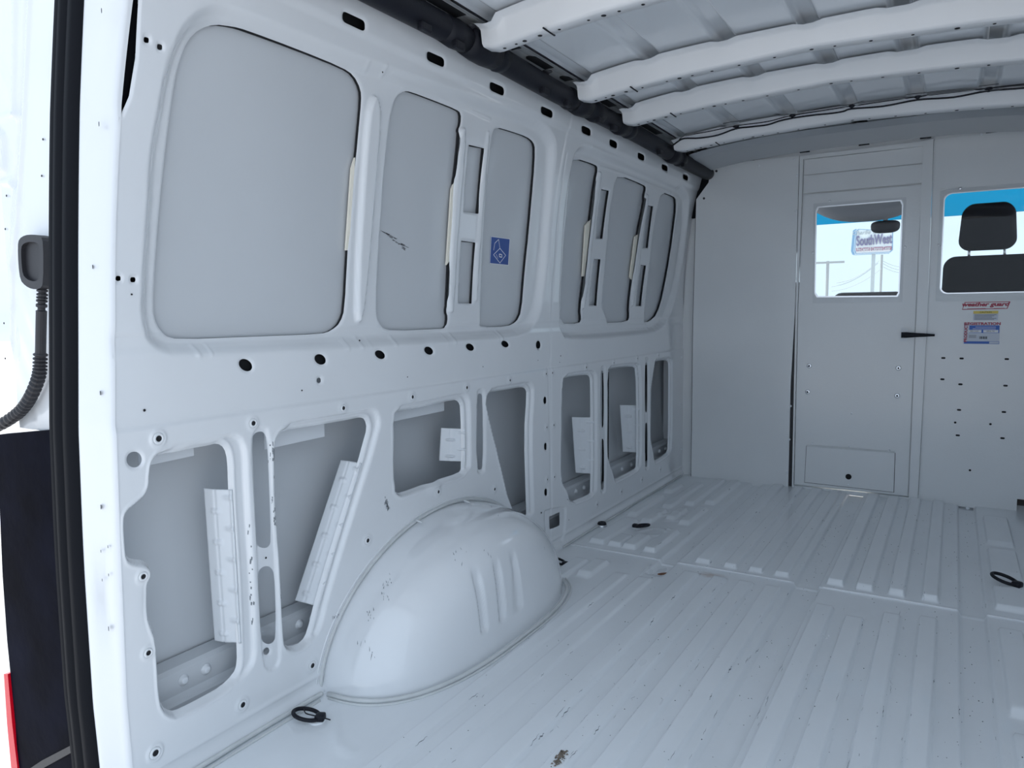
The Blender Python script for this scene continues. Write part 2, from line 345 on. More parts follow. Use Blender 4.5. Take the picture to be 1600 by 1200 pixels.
R2 = chaikin(WY([(899,234),(909,224),(924.5,227.5),(1061,284.5),(1073,297),(1078,313),(1073,370),(1064,433),(1051,484),(1038.6,512.6),(1016,523.7),(886.5,534.8),(877,522),(873,497),(877,401.7),(885,300),(893,255)]), 2)
ridges = [([(583,150),(590,150),(597,180),(587,300),(577,420),(567,503),(557,503),(558,440),(566,300),(574,180)], .013, .010),
          ([(722,200),(731,200),(724,300),(712,488),(702,488),(708,380),(717,260)], .008, .007),
          ([(763,205),(768,205),(758,330),(748,470),(744,470),(752,330)], .006, .005),
          ([(936,268),(942,270),(930,345),(922,430),(914,482),(910,482),(918,410),(926,330)], .008, .007),
          ([(1010,303),(1015,305),(1006,360),(998,430),(990,478),(987,478),(993,410),(1002,345)], .008, .006)]
ridges = [(chaikin(WY(p, -.018)), a, w) for p, a, w in ridges]
beads = [([(332,539),(541,529),(541,545)], .0016, .003), ([(332,539),(332,555)], .0016, .003), ([(310,541),(312,556)], .002, .005), ([(545,530),(545,545)], .003, .005), ([(566,527),(567,543)], .003, .005),
         ([(582,527),(700,522),(700,540)], .0016, .003), ([(582,527),(581,543)], .0016, .003), ([(620,526),(620,540)], .003, .005), ([(710,522),(780,519),(780,534)], .0016, .003), ([(712,522),(712,536)], .003, .005), ([(785,518),(785,531)], .003, .005),
         ([(262,115),(275,72),(300,40),(335,27),(367,31),(450,61),(575,108)], .002, .004), ([(617,114),(700,148),(776,184)], .002, .004),
         ([(578,97),(580,109)], .003, .004), ([(604,103),(605,117)], .003, .004),
         ([(885,522),(1018,513)], .002, .004), ([(880,510),(1016,507)], .0015, .003), ([(903,245),(985,272),(1055,300)], .002, .004), ([(925,230),(985,258),(1060,292)], .002, .005),
         ([(855,575),(858,680),(860,800)], -.002, .003), ([(860,560),(861,495),(868,390),(885,240)], -.002, .003)]
beads = [(WY(p), a, w) for p, a, w in beads]
screws_px = [(245,685,1.25),(393,661,1.1),(534,637.5,1),(642,620,1),(727,605.5,1),(794.5,594,.9),(682.5,768,1),(770.5,764,1),(572,844,1.1),(851,584,.8),(852,667.5,.8),(853,749,.8),(861,582.5,.8),(863,664,.8),(864,745,.8),
          (221,900,1),(229,1019,1),(376.6,1100,1.2),(240,1175,1.3),(485.5,1039,1.2),(914,574,.9),(957,567,.8),(994,560,.8),(1027,555,.8),(969,768,.9),(1001,749.5,.9),(1030,733.5,.9),(931,788,.9)]
dots_px = [(225,641,3.2),(471,610,2.5),(636,589,2.2),(754,573,2.2),(596,45,2.5),(758,129,2.5),(876,190,3.5),(597,113,2.5),(561,532,3),(413,871,3),(844,801,4),(885,780,4),(887,812,3),(840,563,2),(875.5,556,3),(874,566,2),(205,460,2.2)]
dishes = []
for k, sy, sz, w, dp in (('H1',.028,.006,.011,.010),('H2',.024,.010,.011,.011),('H3',.020,.010,.010,.010),('H4',.018,.008,.010,.010),('H5',.026,.008,.010,.009),('H6',.024,.008,.010,.009),('H7',.02,.006,.010,.008)):
    P = dict((a, b) for a, b in cut)['l' + k]
    dishes.append((P, sy, sz, w, dp))
slotdish = [chaikin(WY(p)) for p in ([(389,690),(397,668),(406,663),(421,670),(427,760),(432,880),(438,1000),(437,1040),(420,1052),(408,1040),(403,960),(396,800)],
            [(743,611),(750,605),(757.5,611),(758,735),(750,743),(743,737)], [(936.5,574),(941,570),(945.5,574),(946,765),(941,773),(936,768)], [(1006,560),(1009.5,557),(1013,560),(1013.5,730),(1009.5,736),(1006,732)], [(848,800),(852,795),(880,790),(884,796),(880,845),(866,850),(852,850)])]
sc_yz = [(wall(p), p[2]) for p in screws_px]
bump1 = wall((677, 752)); seam_y = 2.389
def wall_h(U, V):
    h = np.zeros_like(U)
    for P in (R1, R2): h -= .025 * sm(-sdf(U, V, P, .04) / .032)
    for P, a, w in ridges: h += a * sm((w * .4 - sdf(U, V, P, .03)) / w)
    for k, P in cut:
        if k[0] == 'w': h -= .003 * sm(1 - np.maximum(sdf(U, V, P, .03), 0) / .005)
        if k in ('s', 'r', 'q'): h -= .003 * sm(1 - np.maximum(sdf(U, V, P, .03), 0) / .005)
    for P, sy, sz, w, dp in dishes:
        d = np.minimum(sdf(U, V, P), sdf(U, V, P + np.array([sy, sz]))); d = np.minimum(d, sdf(U, V, P + np.array([sy * .5, sz * .5])))
        h -= dp * sm(1 - (d - .002) / w)
        d0 = sdf(U, V, P, .03); h += .003 * sm(1 - np.abs(d0 - .010) / .006) - .006 * sm(1 - np.maximum(d0, 0) / .006)
    for P in slotdish: h -= .005 * sm(-sdf(U, V, P, .03) / .006)
    for P, a, w in beads: h += a * np.exp(-(ldist(U, V, P) / w) ** 2)
    h += .004 * sm((.701 - V) / .006)
    h -= .003 * sm((V - .83) / .02) * sm((.875 - V) / .01)
    for q, s in sc_yz:
        d = np.hypot(U - q[1], V - q[2]); h += .0022 * s * np.exp(-((d - .011 * s) / .0035) ** 2)
    d = np.hypot(U - bump1[1], V - bump1[2]); h += .010 * sm(1 - d / .045)
    h += .010 * sm((.030 - V) / .025) + .003 * np.exp(-((V - .045) / .005) ** 2)
    h += .006 * sm((V - 1.535) / .02)
    d = np.abs(U - seam_y); h += .0015 * sm((U - seam_y) / .004)
    h -= .035 * sm((V - 1.60) / .03) * 0
    # pressed dents low behind the corner pillar
    h -= .006 * np.exp(-(((U - .79) / .012) ** 2 + ((V - .375) / .035) ** 2))
    return h
ys = [.700]
while ys[-1] < 3.935: ys.append(ys[-1] + min(.0055, .0019 + .0022 * (ys[-1] - .70) * 2))
ys = np.array(ys); zs = np.arange(-.012, 1.612, .0034)
wl = struct(grid_sheet('wall_left', ys, zs, wall_h, hole, lambda U, V, H: np.stack([g(V) + H, U, V], -1), 'paint'))
# outer skin + sill rail behind the openings
def sweep(name, prof, y0, y1, m, parent, ny=2, smooth=False):
    V = []; n = len(prof)
    for y in np.linspace(y0, y1, ny):
        for x, z in prof: V.append((x, y, z))
    Fc = [(i * n + j, i * n + j + 1, (i + 1) * n + j + 1, (i + 1) * n + j) for i in range(ny - 1) for j in range(n - 1)]
    return ob(name, mesh(name, V, Fc), m, parent, smooth)
prof = [(-.118, .05), (-.108, .10), (-.105, .18), (-.118, .35), (-.124, .55), (-.118, .70), (-.098, .78), (-.060, .83), (-.041, .845)] + [(float(g(z)) - .040, z) for z in np.linspace(.86, 1.60, 12)]
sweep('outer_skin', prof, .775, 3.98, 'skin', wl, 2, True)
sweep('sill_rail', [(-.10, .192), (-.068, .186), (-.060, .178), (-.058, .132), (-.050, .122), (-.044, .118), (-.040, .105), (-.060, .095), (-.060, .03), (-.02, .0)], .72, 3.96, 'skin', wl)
bolt = lathe_mesh('bolt', [(.012, 0), (.012, .002), (.008, .003), (.008, .007), (.005, .008)], 10); bolt.materials.append(M['bracket'])
for y in (.887, .94, 1.20, 1.245, 2.42, 2.72, 2.80, 2.95, 3.05, 3.22, 3.34, 3.46, 3.62, 3.74, 3.84):
    o = ob('rail_bolt', bolt, None, wl, True, (-.059, y, .156)); o.rotation_euler = (0, math.pi / 2, 0)
# upper reinforcement strips peeping out below the top edges of the lower openings
for a, b, z0 in ((.815, .935, .615), (1.115, 1.30, .60), (1.50, 1.80, .605)):
    ob('reinforcement_strip', plate_mesh('reinforcement_strip', [(a, z0), (b, z0 + .002), (b, z0 + .06), (a, z0 + .06)], [], lambda u, v, w: (-.055 + w, u, v), .0015), 'bracket', wl)
# folded brackets between the panels
def bracket(corners_px, notches):
    (tl, tr, br, bl) = corners_px
    A = on(tl, 0, -.052); B = on(tr, 0, -.006); Cc = on(br, 0, -.006); D = on(bl, 0, -.052)
    nu, nv = 24, 90; U = np.linspace(0, 1, nu)[:, None, None]; V = np.linspace(0, 1, nv)[None, :, None]
    P = (A * (1 - U) + B * U) * (1 - V) + (D * (1 - U) + Cc * U) * V
    n = np.cross(B - A, D - A); n /= np.linalg.norm(n)
    if n[1] > 0: n = -n
    u = U[..., 0] * np.ones((nu, nv)); v = V[..., 0] * np.ones((nu, nv))
    fold = np.where(u < .38, (.38 - u) * .020, 0) + .0025 * np.exp(-((u - .38) / .03) ** 2)
    gus = np.zeros_like(u)
    for k in range(notches):
        c = (k + .5) / notches
        gus += .007 * np.exp(-((v - c + .25 / notches) / (.05 / notches)) ** 2) * sm((u - .6) / .3) + .007 * np.exp(-((v - c - .2 / notches) / (.05 / notches)) ** 2) * sm((.62 - u) / .2) * sm((u - .2) / .1)
    P = P + n * (-fold + gus + .004 * np.exp(-((u - .96) / .04) ** 2))[..., None]
    idx = np.arange(nu * nv).reshape(nu, nv)
    Q = np.stack([idx[:-1, :-1], idx[1:, :-1], idx[1:, 1:], idx[:-1, 1:]], -1).reshape(-1, 4)
    o = ob('stiffener_bracket', mesh('stiffener_bracket', P.reshape(-1, 3), Q), 'bracket', wl, True)
    md = o.modifiers.new('thick', 'SOLIDIFY'); md.thickness = .0012
for c, n in (([(317,764),(363,765),(377,1004),(334,1003)], 5), ([(532,718),(565,724),(499,948),(460,938)], 5), ([(690,669),(726,670),(727,721),(687,720)], 2),
             ([(895,652),(926,652),(926,740),(901,739)], 3), ([(970,633),(998,633),(998,707),(975,706)], 3)): bracket(c, n)
# fasteners in the wall: collared threaded inserts and small drilled holes
ins = lathe_mesh('insert', [(.0095, 0), (.0088, .0016), (.0062, .0018), (.0050, .0006), (.0048, .0002)], 14, (['paint', 'dark'], [0, 0, 0, 1, 1]))
dot = lathe_mesh('drilled', [(.0034, 0), (.0032, .0006), (.0028, .0006)], 10, (['dark'], [0, 0, 0]))
import itertools
for q, s in sc_yz:
    o = ob('threaded_insert', ins, None, wl, True, (float(q[0]) + .003 + (.003 if q[2] < .7 else 0), q[1], q[2])); o.rotation_euler = (0, math.pi / 2, 0); o.scale = (s * .95,) * 2 + (1,)
for x, y, r in dots_px:
    q = wall((x, y)); o = ob('drilled_hole', dot, None, wl, False, (float(q[0]) + .0015 + (.0035 if q[2] < .7 else 0), q[1], q[2])); o.rotation_euler = (0, math.pi / 2, 0); k = r / 4.2; o.scale = (k, k, 1)
for a, b, c, d in ((.772, .835, .93, 1.0), (.80, .858, 1.37, 1.45)): ob('cavity_shade', plate_mesh('cavity_shade', [(a, c), (b, c), (b, d), (a, d)], [], fx(-.036), .003), 'dark', wl)  # dark plates stand in for shade behind square holes, ovals and rail slots
ob('cavity_shade', plate_mesh('cavity_shade', [(.80, .775), (2.35, .775), (2.35, .826), (.80, .826)], [], fx(-.024), .006), 'dark', wl)
ob('cavity_shade', plate_mesh('cavity_shade', [(y, 1.535) for y in np.linspace(.80, 3.9, 12)] + [(y, 1.612) for y in np.linspace(3.9, .80, 12)], [], fx(-.037), .004), 'dark', wl)
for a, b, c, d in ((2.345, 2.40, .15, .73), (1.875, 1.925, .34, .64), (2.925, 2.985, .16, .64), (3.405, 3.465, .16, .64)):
    ob('pillar_shade', plate_mesh('pillar_shade', [(a, c), (b, c), (b, d), (a, d)], [], fx(-.030), .006), 'dark', wl)  # dark plates stand in for the shade of the hollow pillars behind the slots
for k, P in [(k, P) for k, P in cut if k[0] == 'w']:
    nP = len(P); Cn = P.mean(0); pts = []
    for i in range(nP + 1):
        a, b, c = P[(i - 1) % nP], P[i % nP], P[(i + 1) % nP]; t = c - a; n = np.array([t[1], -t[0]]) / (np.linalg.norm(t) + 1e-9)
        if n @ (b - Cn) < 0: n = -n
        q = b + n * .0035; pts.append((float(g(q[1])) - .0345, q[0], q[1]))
    ob('gap_shade_bead', tube_mesh('gap_shade_bead', pts, .0040, 6, False), 'dark', wl)  # dark tube stands in for the shaded gap round each window opening
# cream foam strips at the window posts
for P in ([(556,246),(546,391),(542,391),(551,262)], [(711,285),(703,408),(699,414),(707,294)], [(924,343),(914,431),(911,432),(916,352)], [(998,366),(988,437),(985,433),(993,370)]):
    ob('foam_strip', plate_mesh('foam_strip', WY(P, -.026), [], fx(-.034), .006), 'foam', wl)
ob('corner_shade', plate_mesh('corner_shade', WY([(200,-40),(222,-40),(220,10),(216,90),(206,155),(186,186),(188,60)], -.01), [], fx(-.03), .010), 'rubber', wl)  # black piece added so the corner opening looks deep and unlit
# scuff marks on the second window panel
V = []; Fc = []
for cx, cy, n in ((606, 366, 16), (625, 381, 18), (613, 370, 8), (632, 389, 6)):
    for i in range(n):
        a = rng.normal(0, 5 if n > 10 else 3); b = rng.normal(0, 1.2); x = cx + a; y = cy + a * .5 + b; l = rng.uniform(1, 4); w = rng.uniform(.3, .9)
        k = len(V)
        for dx, dy in ((-l, -l * .45), (l, l * .45), (l * .6, l * .3 + w), (-l * .7, -l * .3 + w)):
            q = wall((x + dx, y + dy), -.0392); V.append(q)
        Fc.append((k, k + 1, k + 2, k + 3))
o = ob('scuff_marks', mesh('scuff', V, Fc), 'boot', wl); o['kind'] = 'stuff'
V = []; Fc = []
for x0, y0, x1, y1, n, sp in ((423,690,430,835,26,1.6),(427,700,425,720,22,2.5),(388,790,396,980,18,1.2),(601,775,606,800,16,1.5),(520,965,528,960,8,1.5),(436,850,438,950,7,.8)):
    for i in range(n):
        t = rng.random(); x = x0 + (x1 - x0) * t + rng.normal(0, sp); y = y0 + (y1 - y0) * t; l = rng.uniform(1, 4); w = rng.uniform(.3, .7); k = len(V)
        for dx, dy in ((-w, -l), (w, -l * .7), (w * .6, l), (-w, l * .8)):
            q = wall((x + dx, y + dy), 0); V.append((float(wall_h(np.array([q[1]]), np.array([q[2]]))[0]) + .0006, q[1], q[2]))
        Fc.append((k, k + 1, k + 2, k + 3))
o = ob('chipped_paint', mesh('chips', V, Fc), 'scratch', wl); o['kind'] = 'stuff'

ob('corner_blocker', box_mesh('corner_blocker', -.11, 3.945, -.02, .060, 3.975, 1.45), 'paint', wl)  # added backing, blocks the sky between wall end and partition
ob('top_corner_blocker', plate_mesh('top_corner_blocker', [(-.10, 1.40), (.16, 1.40), (.24, 1.66), (.24, 1.74), (-.10, 1.74)], [], fy(3.925), .03), 'rubber', wl)  # added backing, blocks the sky at the upper corner
# ---------------- rear corner pillar, door seal, rear door
def loft(name, sections, m, parent=None, smooth=True):
    n = len(sections[0]); V = [p for s in sections for p in s]
    Fc = [(i * n + j, i * n + j + 1, (i + 1) * n + j + 1, (i + 1) * n + j) for i in range(len(sections) - 1) for j in range(n - 1)]
    return ob(name, mesh(name, V, Fc), m, parent, smooth)
secs = []
for z in np.linspace(-.03, 1.62, 90):
    y0 = float(yend(z)); gx = float(g(z)); c = .004 + .032 * max(0, 1 - abs(z - .40) / .13) ** .8 * 1.0
    h0 = float(wall_h(np.array([y0 + .001]), np.array([z]))[0])
    yo = y0 - .030 - .004 * math.sin(z * 3)
    sl = .012 if z > .66 else 0
    go = gx * .3 + .012 * sm(np.array((.55 - z) / .5)).item(); gm = (gx + go) / 2
    secs.append([(gx + h0 + .0012, y0 + .0045, z), (gx + h0 + .0003, y0 - .001, z), (gx - .002 - c * .35, y0 - .0045 - .1 * c, z), (gx - .010 - c * .6, y0 - .010, z), (gm - .033, y0 - .022, z), (go - .046, y0 - .028, z), (go - .052, y0 - .031, z), (go - .057, y0 - .028, z), (go - .060, y0 - .018, z), (go - .062, y0 + .02, z)])
cp = struct(loft('trim_1', secs, 'paint'))
for x, y, r in ((160,17,4.5),(156,194,4.5),(146,417,4),(158,614,4.5),(159,792,4.8),(171,982,4.8),(159,861,2.8),(170,854,2.8),(161,906,2.8),(171,898,2.8)):
    q = None; best = 9
    for i in range(60):
        yy = .69 + i * .001; p = on((x, y), 1, yy); z = p[2]; ye = float(yend(z)); gx = float(g(z))
        ex = np.interp(p[0] - gx, [-.052, -.046, -.035, -.010, 0], [ye - .031, ye - .028, ye - .022, ye - .010, ye - .003])
        if abs(ex - yy) < best: best = abs(ex - yy); q = p
    o = ob('drilled_hole', dot, None, cp, False, (q[0], q[1] - .0012, q[2])); o.rotation_euler = (math.pi / 2, 0, -.45); o.scale = (r / 3.8, r / 3.8, 1)
# seal: two-lobed rubber profile running up the flange
secs = []
lobe = [(-.050, .006), (-.054, -.006), (-.062, -.013), (-.071, -.011), (-.0745, -.003), (-.077, -.006), (-.083, -.010), (-.090, -.008), (-.0925, -.002), (-.096, -.003), (-.101, -.003), (-.104, .003), (-.105, .02)]
for z in np.linspace(-.12, 1.70, 60):
    y0 = float(yend(np.clip(z, 0, 1.6))) - .028; gx = float(g(z)) * .3 + .012 * sm(np.array((.55 - z) / .5)).item()
    secs.append([(gx - .052 + (a + .052) * 2.0, y0 + b, z) for a, b in lobe])
tag(loft('door_seal', secs, 'rubber'), 'black ribbed rubber weather seal running up the rear door opening', 'seal')
# opened rear door seen past the seal: stamped inner panel
yd = .80
gxs = np.arange(-.46, -.075, .0035); gzs = np.arange(.665, 1.78, .006)
dl = [([(-.188, 1.5), (-.186, 1.9), (-.178, 1.9)], .004, .003)]
def zy(p): q = on(p, 1, yd); return (q[0], q[2])
dbeads = [([(48, -10), (38, 200), (22, 420), (18, 600)], .006, .006), ([(39, -10), (30, 180), (14, 420)], -.005, .005), ([(26, -10), (24, 160), (26, 180)], .008, .006), ([(0, 205), (8, 215), (9, 265), (0, 272)], .010, .005), ([(0, 185), (20, 178), (30, 182)], .005, .005), ([(0, 285), (18, 285), (24, 300), (20, 420)], .006, .005), ([(28, 515), (30, 560)], .003, .003)]
dbeads = [(np.array([zy(q) for q in p]), a, w) for p, a, w in dbeads]
def dh(U, V):
    h = np.zeros_like(U)
    for P, a, w in dbeads: h += a * np.exp(-(ldist(U, V, P) / w) ** 2)
    rr = zy((70, 300))[0] - zy((40, 300))[0]
    h += .0008 * np.sin(V * 60 + U * 90) * sm((zy((40, 300))[0] - U) / .02)
    return h
d1 = struct(grid_sheet('door_1', gxs, gzs, dh, None, lambda U, V, H: np.stack([U, yd - H, V], -1), 'paint'))
for x, y in ((69,218),(67,275),(12,306),(10,358),(8,505),(10,560)):
    q = on((x, y), 1, yd); o = ob('drilled_hole', dot, None, d1, False, (q[0], q[1] - .002, q[2])); o.rotation_euler = (math.pi / 2, 0, 0); o.scale = (.7, .7, 1); o.data = dot
# lower black cladding with its fold and red edge marker
yl = .765
def lz(p): q = on(p, 1, yl); return (q[0], q[2])
cl = plate_mesh('lower_cladding', [lz(p) for p in ((-2,679),(122,668),(126,800),(138,980),(165,1230),(30,1230),(24,1130),(11,1000),(4,900),(-2,760))], [], fy(yl), .02)
ob('lower_cladding', cl, 'trim', d1)
q0 = on((44, 1205), 1, yl - .002); q1 = on((118, 1166), 1, yl - .002)
ob('cladding_fold', plate_mesh('cladding_fold', [lz(p) for p in ((40,1206),(70,1186),(116,1162),(119,1172),(72,1198),(50,1212))], [], fy(yl - .006), .006), 'boot', d1)
ob('red_marker', plate_mesh('red_marker', [lz(p) for p in ((9,1052),(15,1052),(22,1130),(32,1215),(22,1215),(14,1130))], [], fy(yl - .004), .02), 'red', d1)['label'] = 'red reflective edge strip'
ob('edge_strip', plate_mesh('edge_strip', [lz(p) for p in ((2,990),(9,990),(15,1050),(28,1215),(16,1215),(6,1080))], [], fy(yl + .02), .01), 'sealer', d1)
# rubber boot and corrugated conduit
yb = .782
def bp(x, y, yy=yb): return tuple(on((x, y), 1, yy))
bt = empty('cable_conduit', bp(60, 480)); tag(bt, 'black rubber boot and corrugated cable conduit curving off the white rear door', 'conduit')
def kid(name, me, m, root, smooth=True):
    me.transform(Matrix.Translation(-Vector(root.location))); return ob(name, me, m, root, smooth)
outl = [zy2 for zy2 in [(on(p, 1, yb)[0], on(p, 1, yb)[2]) for p in ((36,385),(38,374),(47,368),(60,367),(72,369),(76,380),(76,444),(70,452),(58,452),(48,447),(40,438),(37,415))]]
outl = chaikin(np.array(outl), 1)
ic = outl.mean(0); inner = ic + (outl - ic) * .72
kid('boot_flange', plate_mesh('boot_flange', outl, [inner], fy(yb - .010), .02), 'boot', bt, False)
kid('boot_face', plate_mesh('boot_face', ic + (outl - ic) * .74, [], fy(yb - .002), .01), 'boot', bt, False)
pts = cr([bp(66, 440), bp(66, 460), bp(65, 478), bp(64, 520), bp(63, 560), bp(60, 590), bp(45, 625), bp(25, 648), bp(-10, 668), bp(-60, 680)], 22)
rad = []
for i, p in enumerate(pts):
    z = p[2]; base = .0085
    if z > .915: base = .0085 + .0016 * (1 if math.sin(i * .9) > 0 else -1)
    elif z > .83: base = .0098
    else: base = .0115 + .0018 * (1 if (i % 4) < 2 else -1)
    rad.append(base)
kid('corrugated_tube', tube_mesh('corrugated_tube', pts, rad, 14), 'boot', bt, False)

# ================================================================ FLOOR
tops = []
def rib(x0, x1, y0, y1, h=.007): tops.append((x0, y0, x1, y1, h))
FR = [(.508,.557),(.609,.652),(.695,.740),(.781,.827),(.948,.996),(1.035,1.083),(1.129,1.172),(1.222,1.265)]
for i, (a, b) in enumerate(FR):
    rib(a, b, 2.545, 3.88, .008 if i > 3 else .006)
for a, b in [(.508,.557),(.609,.652),(.695,.740),(.781,.827)]: rib(a, b, .3, 2.42, .0062)
for a, b, y1 in [(.948,.996,2.33),(1.035,1.083,2.28),(1.129,1.172,2.36),(1.222,1.265,2.38)]: rib(a, b, .3, y1, .0072)
for a, b in [(.300,.343),(.385,.43)]: rib(a, b, .3, 2.30, .0035)
for a, b, y0, y1 in [(.075,.135,2.57,2.93),(.06,.10,3.0,3.38),(.06,.10,3.48,3.66),(.155,.205,2.57,2.70),(.150,.195,2.93,3.14),(.15,.19,3.2,3.72),(.215,.265,2.57,2.74),(.23,.27,3.02,3.2),(.225,.265,3.3,3.86),(.300,.343,2.57,2.86),(.300,.343,2.98,3.26),(.300,.343,3.36,3.86),(.12,.17,2.10,2.36),(.19,.24,2.22,2.38),(1.415,1.50,2.57,2.76),(1.415,1.50,2.90,3.20),(1.415,1.50,3.28,3.70),(1.60,1.66,2.57,3.8),(1.415,1.47,1.9,2.40),(1.415,1.47,.3,1.8)]: rib(a, b, y0, y1, .007)
gut = [(.395,.445),(.858,.928),(1.325,1.385)]
arcs = [([(.19,3.04),(.215,3.10),(.255,3.11),(.29,3.09)], .005, .008), ([(.20,2.80),(.23,2.86),(.27,2.87),(.31,2.83)], .005, .008), ([(.24,3.0),(.30,3.03)], .004, .008), ([(.25,2.76),(.31,2.80)], .004, .008),
        ([(.075,1.165),(.15,1.10),(.20,1.06),(.24,1.055)], .005, .010)]
def fh(U, V):
    h = np.zeros_like(U)
    for a, b in gut: h -= .016 * sm((U - a + .008) / .010) * sm((b + .008 - U) / .010)
    for x0, y0, x1, y1, hh in tops:
        m = (U > x0 - .02) & (U < x1 + .02) & (V > y0 - .05) & (V < y1 + .05)
        if not m.any(): continue
        u = U[m]; v = V[m]
        h[m] = np.maximum(h[m], 2.3 * hh * sm((u - x0 + .004) / .007) * sm((x1 + .004 - u) / .007) * sm((v - y0 + .012) / .022) * sm((y1 + .012 - v) / .022))
    for P, a, w in arcs: h += a * np.exp(-(ldist(U, V, np.array(P)) / w) ** 2)
    h += .0035 * sm((V - 2.498) / .004) * (1 - sm((V - 2.506) / .02) * .5)
    h += .020 * sm((.018 - U) / .02)
    h += .012 * sm((V - 3.93) / .02) * 0
    return h
xs = np.concatenate([np.arange(-.012, .5, .0035), np.arange(.5, 1.52, .0025), np.arange(1.525, 1.815, .01)]); yy = np.concatenate([np.arange(.62, 2.48, .012), np.arange(2.48, 2.64, .0035), np.arange(2.64, 4.02, .009)])
fl = struct(grid_sheet('floor', xs, yy, fh, None, lambda U, V, H: np.stack([U, V, H], -1), 'floor'))
# seam sealer beads
def bead(name, pts, r, m='sealer', parent=fl, n=8): return ob(name, tube_mesh(name, cr(pts, 8), r, n), m, parent, True)
bead('seam_sealer', [(x, 2.497 + .003 * math.sin(x * 9), .004) for x in np.linspace(.03, .38, 10)], .0020, 'white')
bead('seam_sealer', [(x, 2.500 + .002 * math.sin(x * 7), .004) for x in np.linspace(.46, .845, 10)], .0020, 'white')
bead('seam_sealer', [(x, 2.500 + .002 * math.sin(x * 7), .004) for x in np.linspace(.94, 1.315, 10)], .0020, 'white')
bead('seam_sealer', [(x, 2.500, .004) for x in np.linspace(1.39, 1.78, 6)], .0020, 'white')
bead('seam_sealer', [(.020 + .002 * math.sin(y * 11), y, .007) for y in np.linspace(.76, 1.19, 12)], .005)
bead('seam_sealer', [(.034, y, .002) for y in np.linspace(.76, 1.17, 8)], .003)
bead('seam_sealer', [(.022 + .002 * math.sin(y * 9), y, .007) for y in np.linspace(2.45, 3.88, 16)], .004)
# debris
def flake(name, p, s, m, label, cat, ang=0, n=9):
    V = [(0, 0, .0018)]; k = n
    for i in range(k):
        a = 2 * math.pi * i / k; r = s * rng.uniform(.75, 1.15); V.append((r * math.cos(a) * 1.5, r * math.sin(a) * .6, rng.uniform(.0003, .002)))
    V += [(v[0] * .95, v[1] * .95, -.0006) for v in V[1:]]
    Fc = [(0, 1 + i, 1 + (i + 1) % k) for i in range(k)] + [(1 + i, 1 + k + i, 1 + k + (i + 1) % k, 1 + (i + 1) % k) for i in range(k)]
    o = ob(name, mesh(name, V, Fc), m); o.location = p; o.rotation_euler = (0, 0, ang); return tag(o, label, cat)
hgt = lambda x, y: float(fh(np.array([x]), np.array([y]))[0])
def fpos(px, py, dz=.0008):
    q = on((px, py), 2, .003); return (q[0], q[1], hgt(q[0], q[1]) + dz)
flake('dry_leaf', fpos(1034, 889), .013, 'rust', 'small brown dry leaf chip lying just behind the white floor seam', 'leaf', 1.0)
ds = [fpos(868 + i * 1.6 - (i * i) * .06, 1203 - i * 2.1 + i * i * .05) for i in range(14)]
V = []; Fc = []
for i, p in enumerate(ds):
    for _ in range(9):
        c = np.array(p) + np.array([rng.normal(0, .004), rng.normal(0, .005), 0]); s = rng.uniform(.0012, .0035); k = len(V)
        V += [c + [s, 0, 0], c + [-s * .5, s, 0], c + [-s * .6, -s, 0], c + [0, 0, s * .9]]; Fc += [(k, k + 1, k + 3), (k + 1, k + 2, k + 3), (k + 2, k, k + 3)]
tag(ob('dirt_clump', mesh('dirt_clump', V, Fc), 'leaf'), 'curved crumbly grey brown dirt clump on the ribbed floor nearest the camera', 'dirt')['kind'] = 'stuff'
# white grit near the centre gutter
V = []; Fc = []
for px, py, n, sp, s0 in ((1292,993,8,3,.0028),(1213,1009,4,3,.002),(1274,882,16,7,.0013),(1260,912,18,6,.0012),(1330,1048,1,1,.002),(1400,1047,2,6,.0014),(1262,868,10,9,.0011),(1236,980,6,8,.0011),(1304,1157,1,2,.0014),(1160,1020,5,22,.0010),(1275,1062,3,8,.0014)):
    for _ in range(n):
        c = np.array(fpos(px + rng.normal(0, sp), py + rng.normal(0, sp))); s = s0 * rng.uniform(.7, 1.4); k = len(V)
        V += [c + [s, 0, 0], c + [-s * .5, s * 1.2, 0], c + [-s * .6, -s, 0], c + [0, 0, s]]; Fc += [(k, k + 1, k + 3), (k + 1, k + 2, k + 3), (k + 2, k, k + 3)]
o = tag(ob('plastic_crumbs', mesh('plastic_crumbs', V, Fc), 'white'), 'scattered tiny white plastic crumbs in the middle floor channel', 'crumbs'); o['kind'] = 'stuff'
V = []; Fc = []
for i in range(520):
    if i < 300: x = rng.choice([.49, .885, .885, 1.02, 1.105, 1.19, 1.30, 1.355, .66, .75]) + rng.normal(0, .012); y = rng.uniform(1.2, 3.8)
    else: x = rng.uniform(.3, 1.5); y = rng.uniform(1.1, 3.8)
    s = rng.uniform(.0006, .0019); c = np.array([x, y, hgt(x, y) + .0003]); k = len(V)
    V += [c + [s, 0, 0], c + [-s * .5, s * rng.uniform(.8, 2.5), 0], c + [-s * .6, -s, 0], c + [0, 0, s]]; Fc += [(k, k + 1, k + 3), (k + 1, k + 2, k + 3), (k + 2, k, k + 3)]
o = tag(ob('grit', mesh('grit', V, Fc), 'boot'), 'fine dark grit strewn along the floor ribs', 'grit'); o['kind'] = 'stuff'

